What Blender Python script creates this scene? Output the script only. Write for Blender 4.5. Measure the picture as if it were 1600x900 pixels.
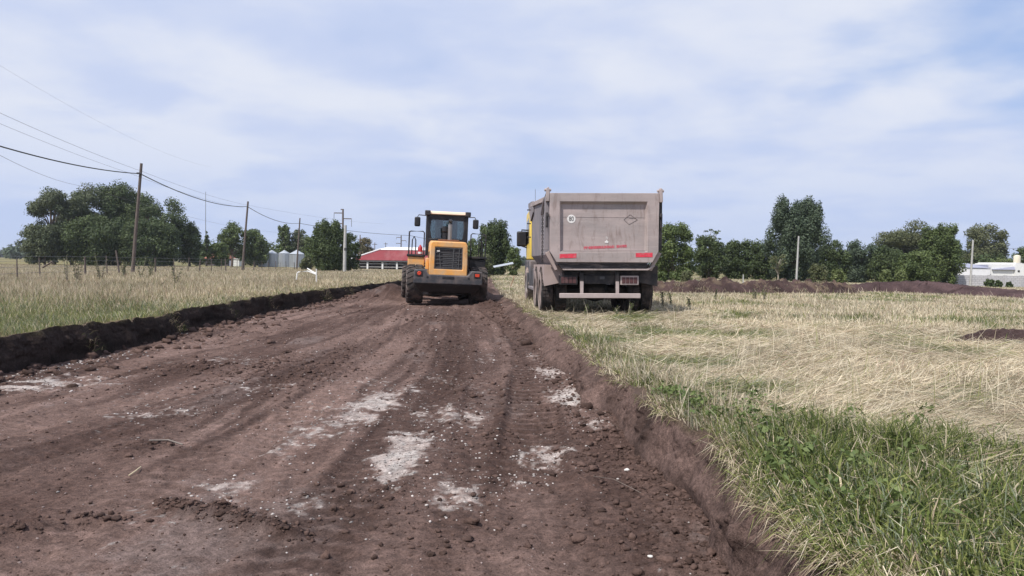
import bpy, bmesh, math, random
import numpy as np
from mathutils import Matrix, Vector
R = math.radians
for o in list(bpy.data.objects):
    bpy.data.objects.remove(o, do_unlink=True)
S = bpy.context.scene
COL = S.collection
rng = np.random.default_rng(7)
random.seed(7)

# ------------------------------------------------------------------ camera, sky, sun, exposure
EYE, F, HZ, ROLL = 1.5, 1180.0, 411.0, 0.8
cam_d = bpy.data.cameras.new('camera')
cam = bpy.data.objects.new('camera', cam_d); COL.objects.link(cam)
cam_d.sensor_width = 36.0; cam_d.lens = F / 1600 * 36.0
cam_d.clip_start = 0.05; cam_d.clip_end = 12000
cam.matrix_world = Matrix.Translation((0, 0, EYE)) @ Matrix.Rotation(R(90) - math.atan((450 - HZ) / F), 4, 'X') @ Matrix.Rotation(R(ROLL), 4, 'Z')
S.camera = cam
SUN_EL, SUN_AZ = 55.0, 223.0           # azimuth clockwise from +Y
sun_dir = Vector((math.sin(R(SUN_AZ)) * math.cos(R(SUN_EL)), math.cos(R(SUN_AZ)) * math.cos(R(SUN_EL)), math.sin(R(SUN_EL))))
sl = bpy.data.lights.new('sun', 'SUN'); sl.energy = 5.0; sl.angle = R(0.6); sl.color = (1.0, 0.95, 0.88)
so = bpy.data.objects.new('sun', sl); COL.objects.link(so)
so.rotation_euler = (-sun_dir).to_track_quat('-Z', 'Y').to_euler()
so.location = (-20, -30, 40)
W = bpy.data.worlds.new('World'); S.world = W; W.use_nodes = True
def build_sky():
    nt = W.node_tree; n = nt.nodes; l = nt.links; n.clear()
    out = n.new('ShaderNodeOutputWorld'); bg = n.new('ShaderNodeBackground'); bg.inputs['Strength'].default_value = 0.10
    sky = n.new('ShaderNodeTexSky'); sky.sky_type = 'NISHITA'; sky.sun_disc = False
    sky.sun_elevation = R(SUN_EL); sky.sun_rotation = R(SUN_AZ); sky.air_density = 1.0; sky.dust_density = 0.6; sky.ozone_density = 1.5
    tc = n.new('ShaderNodeTexCoord'); sep = n.new('ShaderNodeSeparateXYZ'); l.new(tc.outputs['Generated'], sep.inputs[0])
    def math_(op, a, b=None):
        m = n.new('ShaderNodeMath'); m.operation = op
        for i, q in enumerate((a, b)):
            if q is None: continue
            if isinstance(q, (int, float)): m.inputs[i].default_value = q
            else: l.new(q, m.inputs[i])
        return m.outputs[0]
    zz = math_('ADD', math_('MAXIMUM', sep.outputs['Z'], 0.0), 0.16)
    cx = math_('DIVIDE', sep.outputs['X'], zz); cy = math_('DIVIDE', sep.outputs['Y'], zz)
    comb = n.new('ShaderNodeCombineXYZ'); l.new(cx, comb.inputs[0]); l.new(cy, comb.inputs[1])
    def noise(scale, detail, rough, dist, off, stretch=(1, 1, 1)):
        mp = n.new('ShaderNodeMapping'); l.new(comb.outputs[0], mp.inputs[0]); mp.inputs['Location'].default_value = off; mp.inputs['Scale'].default_value = stretch
        t = n.new('ShaderNodeTexNoise'); l.new(mp.outputs[0], t.inputs['Vector'])
        t.inputs['Scale'].default_value = scale; t.inputs['Detail'].default_value = detail; t.inputs['Roughness'].default_value = rough; t.inputs['Distortion'].default_value = dist
        return t.outputs['Fac']
    def ramp(fac, a, b):
        m = n.new('ShaderNodeMapRange'); m.interpolation_type = 'SMOOTHSTEP'; l.new(fac, m.inputs[0]); m.inputs[1].default_value = a; m.inputs[2].default_value = b
        return m.outputs[0]
    big = noise(0.75, 4, 0.5, 0.15, (3.4, 1.3, 0), (0.9, 0.9, 1)); small = noise(2.1, 6, 0.5, 0.2, (7.7, 2.2, 0), (0.9, 0.9, 1))
    rightclear = math_('MULTIPLY', ramp(math_('ADD', math_('MULTIPLY', cx, 1.0), math_('MULTIPLY', cy, -0.12)), 0.05, 1.1), 0.23)
    rightclear = math_('MULTIPLY', rightclear, ramp(sep.outputs['Z'], 0.10, 0.26))
    cov0 = math_('ADD', math_('MULTIPLY', big, 0.66), math_('MULTIPLY', small, 0.34))
    cov = math_('SUBTRACT', cov0, rightclear)
    fac = ramp(cov, 0.21, 0.44)
    dens = ramp(math_('ADD', math_('MULTIPLY', big, 0.45), math_('MULTIPLY', small, 0.55)), 0.40, 0.60)
    cc = n.new('ShaderNodeMix'); cc.data_type = 'RGBA'; l.new(dens, cc.inputs['Factor'])
    cc.inputs['A'].default_value = (5.95, 6.75, 8.95, 1); cc.inputs['B'].default_value = (7.75, 8.15, 9.25, 1)
    bl = n.new('ShaderNodeMix'); bl.data_type = 'RGBA'; bl.inputs['Factor'].default_value = 0.65
    l.new(sky.outputs[0], bl.inputs['A']); bl.inputs['B'].default_value = (3.9, 5.6, 9.6, 1)
    mx = n.new('ShaderNodeMix'); mx.data_type = 'RGBA'; l.new(math_('MULTIPLY', fac, 0.97), mx.inputs['Factor'])
    l.new(bl.outputs['Result'], mx.inputs['A']); l.new(cc.outputs['Result'], mx.inputs['B'])
    # pale blue air towards the horizon
    hz = n.new('ShaderNodeMix'); hz.data_type = 'RGBA'; hf = ramp(sep.outputs['Z'], 0.20, 0.0)
    l.new(math_('MULTIPLY', hf, 0.75), hz.inputs['Factor']); l.new(mx.outputs['Result'], hz.inputs['A']); hz.inputs['B'].default_value = (5.1, 6.15, 8.8, 1)
    l.new(hz.outputs['Result'], bg.inputs['Color']); l.new(bg.outputs[0], out.inputs['Surface'])
build_sky()
S.view_settings.view_transform = 'Standard'; S.view_settings.look = 'None'
S.view_settings.exposure = 0.0; S.view_settings.gamma = 1.0; S.view_settings.use_curve_mapping = False

# ------------------------------------------------------------------ small helpers
def X(px, d): return (px - 800) / F * d
def Z(px, py, d): return EYE - (py - HZ - 0.01396 * (px - 800)) / F * d
def sstep(a, b, x):
    t = np.clip((x - a) / (b - a), 0, 1); return t * t * (3 - 2 * t)
def _h(ix, iy, seed):
    n = (ix.astype(np.int64) * 374761393 + iy.astype(np.int64) * 668265263 + seed * 1442695041) & 0xFFFFFFFF
    n = ((n ^ (n >> 13)) * 1274126177) & 0xFFFFFFFF
    n = n ^ (n >> 16)
    return (n & 0xFFFFFF) / float(0xFFFFFF)
def vnoise(x, y, seed=0):
    x = np.asarray(x, float); y = np.asarray(y, float)
    ix = np.floor(x); iy = np.floor(y); fx = x - ix; fy = y - iy
    fx = fx * fx * (3 - 2 * fx); fy = fy * fy * (3 - 2 * fy)
    a = _h(ix, iy, seed); b = _h(ix + 1, iy, seed); c = _h(ix, iy + 1, seed); d = _h(ix + 1, iy + 1, seed)
    return ((a * (1 - fx) + b * fx) * (1 - fy) + (c * (1 - fx) + d * fx) * fy) * 2 - 1
def fbm(x, y, o=4, seed=0):
    s = 0; a = 0.5
    for i in range(o):
        s = s + a * vnoise(x * 2 ** i + 17.3 * i, y * 2 ** i - 9.1 * i, seed + i); a *= 0.5
    return s
def clods(x, y, cell, seed, prob=0.6, rmin=0.25, rmax=0.55):
    ix = np.floor(x / cell); iy = np.floor(y / cell); best = np.zeros_like(x)
    for dx in (-1, 0, 1):
        for dy in (-1, 0, 1):
            jx = ix + dx; jy = iy + dy
            on = _h(jx, jy, seed) < prob
            cx = (jx + 0.15 + 0.7 * _h(jx, jy, seed + 1)) * cell; cy = (jy + 0.15 + 0.7 * _h(jx, jy, seed + 2)) * cell
            r = (rmin + (rmax - rmin) * _h(jx, jy, seed + 3) ** 2) * cell
            q = 1 - ((x - cx) ** 2 + (y - cy) ** 2) / r ** 2
            best = np.maximum(best, np.where(on & (q > 0), np.sqrt(np.maximum(q, 0)) * r * 0.8, 0))
    return best
def tag(o, label, cat, group=None, kind=None):
    if label: o['label'] = label
    if cat: o['category'] = cat
    if group: o['group'] = group
    if kind: o['kind'] = kind
    return o
def thing(name, label, cat, loc=(0, 0, 0), rot=(0, 0, 0), group=None):
    o = bpy.data.objects.new(name, None); COL.objects.link(o); o.location = loc; o.rotation_euler = rot
    o.empty_display_size = 0.3
    return tag(o, label, cat, group)
def np_mesh(name, v, quads=None, tris=None, mat=None, col=None, smooth=False, parent=None):
    me = bpy.data.meshes.new(name); v = np.asarray(v, np.float32)
    me.vertices.add(len(v)); me.vertices.foreach_set('co', v.ravel())
    idx = []; st = []; tot = 0
    if quads is not None and len(quads):
        q = np.asarray(quads, np.int32); idx.append(q.ravel()); st.append(np.arange(len(q)) * 4); tot = len(q) * 4
    if tris is not None and len(tris):
        t = np.asarray(tris, np.int32); idx.append(t.ravel()); st.append(tot + np.arange(len(t)) * 3)
    idx = np.concatenate(idx).astype(np.int32); st = np.concatenate(st).astype(np.int32)
    me.loops.add(len(idx)); me.loops.foreach_set('vertex_index', idx)
    me.polygons.add(len(st)); me.polygons.foreach_set('loop_start', st)
    if smooth: me.polygons.foreach_set('use_smooth', np.ones(len(st), bool))
    if col is not None:
        c = np.ones((len(v), 4), np.float32); c[:, :3] = np.clip(col, 0.002, 1)
        a = me.color_attributes.new('Col', 'FLOAT_COLOR', 'POINT'); a.data.foreach_set('color', c.ravel())
    me.update(calc_edges=True); me.validate()
    if mat: me.materials.append(mat)
    o = bpy.data.objects.new(name, me); COL.objects.link(o)
    if parent: o.parent = parent
    return o

class MB:
    def __init__(s): s.v = []; s.f = []; s.M = Matrix.Identity(4)
    def add(s, vs, fs):
        b = len(s.v); s.v += [tuple(s.M @ Vector(p)) for p in vs]; s.f += [tuple(i + b for i in f) for f in fs]; return s
    def box(s, x0, x1, y0, y1, z0, z1, taper=None):
        v = [(x0, y0, z0), (x1, y0, z0), (x1, y1, z0), (x0, y1, z0), (x0, y0, z1), (x1, y0, z1), (x1, y1, z1), (x0, y1, z1)]
        if taper:
            cx = (x0 + x1) / 2; cy = (y0 + y1) / 2
            v = v[:4] + [(cx + (p[0] - cx) * taper[0], cy + (p[1] - cy) * taper[1], p[2]) for p in v[4:]]
        return s.add(v, [(0, 3, 2, 1), (4, 5, 6, 7), (0, 1, 5, 4), (1, 2, 6, 5), (2, 3, 7, 6), (3, 0, 4, 7)])
    def prism(s, poly, a, b, axis='y'):
        def P(u, w, t): return {'y': (u, t, w), 'x': (t, u, w), 'z': (u, w, t)}[axis]
        n = len(poly)
        v = [P(u, w, a) for u, w in poly] + [P(u, w, b) for u, w in poly]
        return s.add(v, [tuple(range(n)), tuple(range(2 * n - 1, n - 1, -1))] + [(i, (i + 1) % n, n + (i + 1) % n, n + i) for i in range(n)])
    def tube(s, pts, r, n=8, cap=True):
        pts = [Vector(p) for p in pts]; rs = r if isinstance(r, (list, tuple)) else [r] * len(pts); vs = []; fs = []
        t0 = (pts[1] - pts[0]).normalized(); up = Vector((0, 0, 1)) if abs(t0.z) < 0.9 else Vector((1, 0, 0))
        for i, p in enumerate(pts):
            t = (pts[min(i + 1, len(pts) - 1)] - pts[max(i - 1, 0)]).normalized()
            a = t.cross(up)
            a = a.normalized() if a.length > 1e-4 else Vector((1, 0, 0)); b = t.cross(a).normalized()
            vs += [tuple(p + (a * math.cos(q) + b * math.sin(q)) * rs[i]) for q in [2 * math.pi * k / n for k in range(n)]]
        for i in range(len(pts) - 1):
            for k in range(n):
                fs.append((i * n + k, i * n + (k + 1) % n, (i + 1) * n + (k + 1) % n, (i + 1) * n + k))
        if cap: fs += [tuple(range(n - 1, -1, -1)), tuple((len(pts) - 1) * n + k for k in range(n))]
        return s.add(vs, fs)
    def lathe(s, prof, n=32, axis='x', c=(0, 0, 0), closed=False):
        vs = []; fs = []; m = len(prof)
        for k in range(n):
            q = 2 * math.pi * k / n; co, si = math.cos(q), math.sin(q)
            for a, r in prof:
                vs.append({'x': (c[0] + a, c[1] + r * co, c[2] + r * si), 'z': (c[0] + r * co, c[1] + r * si, c[2] + a), 'y': (c[0] + r * co, c[1] + a, c[2] + r * si)}[axis])
        for k in range(n):
            for i in range(m if closed else m - 1):
                j = (i + 1) % m; fs.append((k * m + i, k * m + j, ((k + 1) % n) * m + j, ((k + 1) % n) * m + i))
        return s.add(vs, fs)
    def build(s, name, mat, parent=None, bevel=0, smooth=False, angle=35, seg=2):
        me = bpy.data.meshes.new(name); me.from_pydata(s.v, [], s.f); me.update()
        bm = bmesh.new(); bm.from_mesh(me); bmesh.ops.remove_doubles(bm, verts=bm.verts, dist=1e-5); bmesh.ops.recalc_face_normals(bm, faces=bm.faces); bm.to_mesh(me); bm.free()
        if mat: me.materials.append(mat)
        if smooth or bevel:
            for p in me.polygons: p.use_smooth = True
            me.set_sharp_from_angle(angle=R(angle))
        o = bpy.data.objects.new(name, me); COL.objects.link(o)
        if parent: o.parent = parent
        if bevel:
            m = o.modifiers.new('bevel', 'BEVEL'); m.width = bevel; m.segments = seg; m.limit_method = 'ANGLE'; m.angle_limit = R(30); m.harden_normals = False
        return o

# ------------------------------------------------------------------ materials
def mat(name, color=(0.5, 0.5, 0.5), rough=0.7, metal=0.0, var=0.15, vscale=3.0, dust=None, dust_amt=0.0, dscale=2.0, bump=0.0, bscale=40.0, spec=0.4, attr=False, streak=(1, 1, 1), trans=0.0, emit=None):
    m = bpy.data.materials.new(name); m.use_nodes = True; nt = m.node_tree; n = nt.nodes; l = nt.links
    bs = n['Principled BSDF']; bs.inputs['Roughness'].default_value = rough; bs.inputs['Metallic'].default_value = metal; bs.inputs['Specular IOR Level'].default_value = spec
    tc = n.new('ShaderNodeTexCoord'); mp = n.new('ShaderNodeMapping'); mp.inputs['Scale'].default_value = streak; l.new(tc.outputs['Object'], mp.inputs[0])
    if attr:
        at = n.new('ShaderNodeAttribute'); at.attribute_name = 'Col'; base = at.outputs['Color']
    else:
        rgb = n.new('ShaderNodeRGB'); rgb.outputs[0].default_value = (*color, 1); base = rgb.outputs[0]
    if dust and dust_amt > 0:
        t = n.new('ShaderNodeTexNoise'); l.new(mp.outputs[0], t.inputs['Vector']); t.inputs['Scale'].default_value = dscale; t.inputs['Detail'].default_value = 8; t.inputs['Roughness'].default_value = 0.62
        mr = n.new('ShaderNodeMapRange'); l.new(t.outputs['Fac'], mr.inputs[0]); mr.inputs[1].default_value = 0.62 - 0.35 * dust_amt; mr.inputs[2].default_value = 0.85 - 0.35 * dust_amt
        mx = n.new('ShaderNodeMix'); mx.data_type = 'RGBA'; l.new(mr.outputs[0], mx.inputs['Factor']); l.new(base, mx.inputs['A']); mx.inputs['B'].default_value = (*dust, 1); base = mx.outputs['Result']
    if var > 0:
        t = n.new('ShaderNodeTexNoise'); l.new(mp.outputs[0], t.inputs['Vector']); t.inputs['Scale'].default_value = vscale; t.inputs['Detail'].default_value = 6; t.inputs['Roughness'].default_value = 0.65
        mr = n.new('ShaderNodeMapRange'); l.new(t.outputs['Fac'], mr.inputs[0]); mr.inputs[1].default_value = 0.25; mr.inputs[2].default_value = 0.75; mr.inputs[3].default_value = 1 - var; mr.inputs[4].default_value = 1 + var
        mx = n.new('ShaderNodeMix'); mx.data_type = 'RGBA'; mx.blend_type = 'MULTIPLY'; mx.inputs['Factor'].default_value = 1
        l.new(base, mx.inputs['A']); l.new(mr.outputs[0], mx.inputs['B']); base = mx.outputs['Result']
    l.new(base, bs.inputs['Base Color'])
    if bump > 0:
        t = n.new('ShaderNodeTexNoise'); l.new(tc.outputs['Object'], t.inputs['Vector']); t.inputs['Scale'].default_value = bscale; t.inputs['Detail'].default_value = 5; t.inputs['Roughness'].default_value = 0.7
        bu = n.new('ShaderNodeBump'); bu.inputs['Strength'].default_value = bump; bu.inputs['Distance'].default_value = 0.02; l.new(t.outputs['Fac'], bu.inputs['Height']); l.new(bu.outputs[0], bs.inputs['Normal'])
    if trans > 0:
        tr = n.new('ShaderNodeBsdfTranslucent'); l.new(base, tr.inputs['Color']); ms = n.new('ShaderNodeMixShader'); ms.inputs[0].default_value = trans
        l.new(bs.outputs[0], ms.inputs[1]); l.new(tr.outputs[0], ms.inputs[2]); l.new(ms.outputs[0], n['Material Output'].inputs['Surface'])
    return m
def glass_mat(name, tint, refl=0.25):
    m = bpy.data.materials.new(name); m.use_nodes = True; nt = m.node_tree; n = nt.nodes; l = nt.links; n.remove(n['Principled BSDF'])
    tr = n.new('ShaderNodeBsdfTransparent'); tr.inputs[0].default_value = (*tint, 1); gl = n.new('ShaderNodeBsdfGlossy'); gl.inputs['Roughness'].default_value = 0.05
    fr = n.new('ShaderNodeFresnel'); fr.inputs[0].default_value = 1.5; ad = n.new('ShaderNodeMath'); ad.inputs[1].default_value = refl * 0.4; l.new(fr.outputs[0], ad.inputs[0])
    ms = n.new('ShaderNodeMixShader'); l.new(ad.outputs[0], ms.inputs[0]); l.new(tr.outputs[0], ms.inputs[1]); l.new(gl.outputs[0], ms.inputs[2]); l.new(ms.outputs[0], n['Material Output'].inputs['Surface'])
    return m
DUST = (0.30, 0.235, 0.22)
M = {}
def soil_mat(name, var, vscale, spec, dark=.55):
    m = mat(name, attr=True, rough=0.96, var=var, vscale=vscale, spec=spec); nt = m.node_tree; n = nt.nodes; l = nt.links; bs = n['Principled BSDF']; base = bs.inputs['Base Color'].links[0].from_socket
    tc = n.new('ShaderNodeTexCoord'); hs = []
    for sc, det in ((26, 6), (95, 4)):
        t = n.new('ShaderNodeTexNoise'); l.new(tc.outputs['Object'], t.inputs['Vector']); t.inputs['Scale'].default_value = sc; t.inputs['Detail'].default_value = det; t.inputs['Roughness'].default_value = .7; hs.append(t.outputs['Fac'])
        mr = n.new('ShaderNodeMapRange'); l.new(t.outputs['Fac'], mr.inputs[0]); mr.inputs[1].default_value = .36; mr.inputs[2].default_value = .62; mr.inputs[3].default_value = dark; mr.inputs[4].default_value = 1.22
        mx = n.new('ShaderNodeMix'); mx.data_type = 'RGBA'; mx.blend_type = 'MULTIPLY'; mx.inputs['Factor'].default_value = .75; l.new(base, mx.inputs['A']); l.new(mr.outputs[0], mx.inputs['B']); base = mx.outputs['Result']
    l.new(base, bs.inputs['Base Color']); nrm = None
    for h, st, ds in ((hs[0], .8, .03), (hs[1], .7, .012)):
        b = n.new('ShaderNodeBump'); b.inputs['Strength'].default_value = st; b.inputs['Distance'].default_value = ds; l.new(h, b.inputs['Height'])
        if nrm: l.new(nrm, b.inputs['Normal'])
        nrm = b.outputs[0]
    l.new(nrm, bs.inputs['Normal']); return m
M['soil'] = soil_mat('soil', .2, 9.0, .12)
M['bank'] = soil_mat('bank_soil', .25, 8.0, .08, .5)
M['field'] = mat('field_soil', attr=True, rough=1.0, var=0.35, vscale=4.0, bump=0.8, bscale=30, spec=0.05)
M['grass'] = mat('grass_blade', attr=True, rough=0.75, var=0.0, spec=0.25, trans=0.28)
M['leaf'] = mat('leaf', attr=True, rough=0.6, var=0.0, spec=0.3, trans=0.22)
M['bark'] = mat('bark', (0.13, 0.10, 0.08), 0.95, var=0.4, vscale=4, bump=0.6, bscale=12)
M['pale_bark'] = mat('pale_bark', (0.33, 0.29, 0.24), 0.95, var=0.3, vscale=4, bump=0.4, bscale=12)
M['wood_pole'] = mat('weathered_pole', (0.12, 0.095, 0.085), 0.9, var=0.35, vscale=6, streak=(3, 3, 0.4), bump=0.3)
M['grey_wood'] = mat('grey_wood', (0.20, 0.17, 0.15), 0.9, var=0.3, vscale=6, streak=(3, 3, 0.4))
M['concrete'] = mat('concrete', (0.42, 0.41, 0.40), 0.9, var=0.2, vscale=2, bump=0.2)
M['cable'] = mat('cable_black', (0.02, 0.02, 0.022), 0.6, var=0)
M['wire'] = mat('wire_grey', (0.16, 0.16, 0.17), 0.5, metal=0.3, var=0)
M['galv'] = mat('galvanised', (0.50, 0.53, 0.57), 0.45, metal=0.55, var=0.12, vscale=1.5, streak=(1, 1, 0.2))
M['steel'] = mat('dark_steel', (0.10, 0.10, 0.105), 0.6, metal=0.4, var=0.2)
M['red_roof'] = mat('red_sheet_roof', (0.20, 0.028, 0.034), 0.7, var=0.15, vscale=0.5, dust=(0.25, 0.085, 0.085), dust_amt=0.4, dscale=0.6, streak=(1, 0.2, 1))
M['white'] = mat('white_paint', (0.75, 0.75, 0.74), 0.7, var=0.06, vscale=1.0)
M['white_wall'] = mat('whitewash', (0.78, 0.78, 0.80), 0.85, var=0.08, vscale=0.8)
M['dark_wall'] = mat('brown_wall', (0.10, 0.085, 0.09), 0.9, var=0.2)  # dark brown base colour for barn and cottage walls
M['brick'] = mat('red_brick', (0.30, 0.12, 0.08), 0.9, var=0.2, vscale=3)
M['lilac'] = mat('bluish_roof_sheet', (0.31, 0.32, 0.41), 0.6, var=0.1)
M['dark'] = mat('dark_opening', (0.02, 0.02, 0.025), 0.6, var=0)
M['tank'] = mat('cream_plastic', (0.66, 0.60, 0.48), 0.6, var=0.08)
# vehicles
M['yellow'] = mat('loader_yellow', (0.80, 0.36, 0.075), 0.5, var=0.14, vscale=2.0, dust=(0.60, 0.38, 0.20), dust_amt=0.75, dscale=1.8, spec=0.5)
M['cream_roof'] = mat('loader_roof', (0.80, 0.62, 0.47), 0.5, var=0.08)
M['iron'] = mat('counterweight_grey', (0.045, 0.048, 0.058), 0.55, var=0.2, vscale=4, dust=(0.14, 0.115, 0.11), dust_amt=0.5, dscale=2.5, bump=0.15, bscale=60)
M['black'] = mat('black_paint', (0.016, 0.016, 0.02), 0.5, var=0.15, dust=(0.07, 0.055, 0.05), dust_amt=0.35)
M['tyre'] = mat('tyre_rubber', (0.022, 0.021, 0.022), 0.85, var=0.25, vscale=6, dust=(0.10, 0.075, 0.068), dust_amt=0.6, dscale=4, bump=0.2)
M['tyre_dusty'] = mat('dusty_tyre_wall', (0.07, 0.06, 0.057), 0.9, var=0.2, vscale=5, dust=(0.30, 0.24, 0.22), dust_amt=0.9, dscale=4)
M['rim'] = mat('dusty_rim', (0.24, 0.19, 0.17), 0.75, var=0.25, vscale=6)
M['rim_white'] = mat('pale_rim', (0.45, 0.43, 0.42), 0.6, var=0.2)
M['orange_lens'] = mat('orange_red_lens', (0.60, 0.055, 0.02), 0.25, var=0.05, spec=0.6)
M['red_lens'] = mat('dusty_red_lens', (0.085, 0.036, 0.037), 0.5, var=0.2, dust=(.16, .11, .105), dust_amt=0.35)
M['red_paint'] = mat('red_paint', (0.36, 0.02, 0.03), 0.45, var=0.1)
M['reflector'] = mat('red_reflector', (0.62, 0.045, 0.075), 0.5, var=0.22, vscale=14, dust=(0.5, 0.2, 0.2), dust_amt=0.35, dscale=12)
M['letter'] = mat('faded_red_letter', (0.55, 0.10, 0.13), 0.6, var=0.3, vscale=30)
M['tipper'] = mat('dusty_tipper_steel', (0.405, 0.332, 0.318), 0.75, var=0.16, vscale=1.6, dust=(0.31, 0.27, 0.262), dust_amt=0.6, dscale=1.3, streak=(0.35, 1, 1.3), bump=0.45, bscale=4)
def weather(m, streak, rust, lo, hi, k, scale=3.0):
    nt = m.node_tree; n = nt.nodes; l = nt.links; bs = n['Principled BSDF']; base = bs.inputs['Base Color'].links[0].from_socket
    tc = n.new('ShaderNodeTexCoord'); mp = n.new('ShaderNodeMapping'); mp.inputs['Scale'].default_value = streak; l.new(tc.outputs['Object'], mp.inputs[0])
    t = n.new('ShaderNodeTexNoise'); l.new(mp.outputs[0], t.inputs['Vector']); t.inputs['Scale'].default_value = scale; t.inputs['Detail'].default_value = 9; t.inputs['Roughness'].default_value = .7; t.inputs['Distortion'].default_value = .6
    mr = n.new('ShaderNodeMapRange'); l.new(t.outputs['Fac'], mr.inputs[0]); mr.inputs[1].default_value = lo; mr.inputs[2].default_value = hi; mr.inputs[4].default_value = k
    mx = n.new('ShaderNodeMix'); mx.data_type = 'RGBA'; l.new(mr.outputs[0], mx.inputs['Factor']); l.new(base, mx.inputs['A']); mx.inputs['B'].default_value = (*rust, 1); l.new(mx.outputs['Result'], bs.inputs['Base Color'])
weather(M['tipper'], (2.2, 1, .5), (.17, .12, .105), .52, .72, .75); weather(M['tipper'], (.7, 1, 5), (.46, .40, .38), .55, .75, .6, 2.0); weather(M['yellow'], (2, 2, .6), (.20, .12, .07), .58, .76, .7); weather(M['yellow'], (1, 1, 1), (.55, .42, .3), .55, .8, .5, 6)
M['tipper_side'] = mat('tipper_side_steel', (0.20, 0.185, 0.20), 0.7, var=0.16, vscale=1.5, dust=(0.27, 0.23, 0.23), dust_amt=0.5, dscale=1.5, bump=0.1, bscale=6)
M['dusty_fender'] = mat('dusty_fender', (0.36, 0.285, 0.265), 0.85, var=0.15, vscale=3)
M['chassis'] = mat('chassis_black', (0.025, 0.024, 0.027), 0.7, var=0.3, dust=(0.09, 0.072, 0.068), dust_amt=0.5, dscale=3)
M['sill'] = mat('worn_sill', (0.06, 0.055, 0.058), 0.8, var=0.3, vscale=6, dust=(0.30, 0.25, 0.24), dust_amt=0.35, dscale=3, streak=(0.5, 1, 2))
M['bar'] = mat('dusty_pale_bar', (0.42, 0.35, 0.335), 0.8, var=0.18, vscale=4)
M['cab_yellow'] = mat('cab_yellow', (0.80, 0.58, 0.10), 0.4, var=0.06, dust=(0.6, 0.48, 0.25), dust_amt=0.3)
M['cab_grey'] = mat('cab_plastic', (0.09, 0.09, 0.10), 0.6, var=0.2, dust=DUST, dust_amt=0.3)
M['sticker'] = mat('white_sticker', (0.72, 0.70, 0.68), 0.6, var=0.08)
M['ink'] = mat('dark_ink', (0.05, 0.045, 0.045), 0.6, var=0)
M['faded_ink'] = mat('faded_ink', (0.13, 0.105, 0.10), 0.7, var=0.3, vscale=20)
M['curtain'] = mat('curtain', (0.44, 0.47, 0.44), 0.9, var=0.12, vscale=3)
M['glass'] = glass_mat('window_glass', (0.50, 0.58, 0.58))
M['dark_glass'] = glass_mat('dark_window_glass', (0.18, 0.22, 0.24))
M['mirror_glass'] = mat('mirror_glass', (0.25, 0.27, 0.32), 0.15, metal=0.9, var=0)
M['chrome'] = mat('dull_exhaust', (0.32, 0.30, 0.29), 0.4, metal=0.7, var=0.2)
M['stone'] = mat('white_stone', (0.62, 0.60, 0.57), 0.9, var=0.15, vscale=20, bump=0.3)
M['gravel'] = mat('gravel', attr=True, rough=0.9, var=0.1, vscale=30)
M['clod'] = mat('dirt_clod', attr=True, rough=0.97, var=0.3, vscale=25, bump=0.8, bscale=60, spec=0.1)
M['straw'] = mat('straw', (0.48, 0.40, 0.27), 0.9, var=0.2)

# ------------------------------------------------------------------ terrain
LY = np.array([-20, 0, 9.4, 11.3, 13, 16, 21.7, 30, 41, 60, 75, 200.]); LX = np.array([-5.9, -6.3, -6.75, -6.45, -6.45, -6.7, -7.0, -6.65, -6.1, -5.6, -5.4, -5.4])
RY = np.array([-20, 0, 2.8, 4.2, 5.3, 7.67, 10, 13.85, 18, 23, 32, 47, 75, 200.]); RX = np.array([1.22, 1.20, 1.21, 1.26, 1.25, 1.06, 0.94, 0.80, 0.45, 0.02, -0.55, -1.2, -2.2, -2.2])
def xl_top(y): return np.interp(y, LY, LX) + 0.18 * fbm(y * 0.6, y * 0 + 3, 3, 5) + 0.11 * fbm(y * 2.6, y * 0, 4, 9)
def xr_top(y): return np.interp(y, RY, RX) + 0.10 * fbm(y * 0.8, y * 0 + 3, 3, 15) + 0.07 * fbm(y * 3.1, y * 0, 3, 19)
def road_on(y): return 1 - sstep(62, 74, y)
def left_z(x, y):
    base = 0.45 - 0.30 * sstep(40, 110, y)
    return base + 0.05 * fbm(x * 0.35, y * 0.35, 3, 31) + 0.05 * fbm(x * 0.05, y * 0.05, 2, 33) * sstep(15, 40, y)
def right_z(x, y):
    d = np.hypot(x, y)
    base = 0.33 - 0.15 * sstep(18, 36, d) - 0.75 * sstep(45, 120, d) * sstep(10, 45, x)
    base = base - 0.07 * np.exp(-((x - 1.9) / 2.2) ** 2 - ((y - 19.0) / 3.0) ** 2)
    base = base + 0.09 * np.exp(-((x - 1.9) / 1.3) ** 2) * (1 - sstep(4, 9, y))
    return base + 0.045 * fbm(x * 0.5, y * 0.5, 3, 41) + 0.02 * fbm(x * 2, y * 2, 3, 43) + 0.04 * fbm(x * 0.06, y * 0.06, 2, 45) * sstep(15, 40, y)
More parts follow.
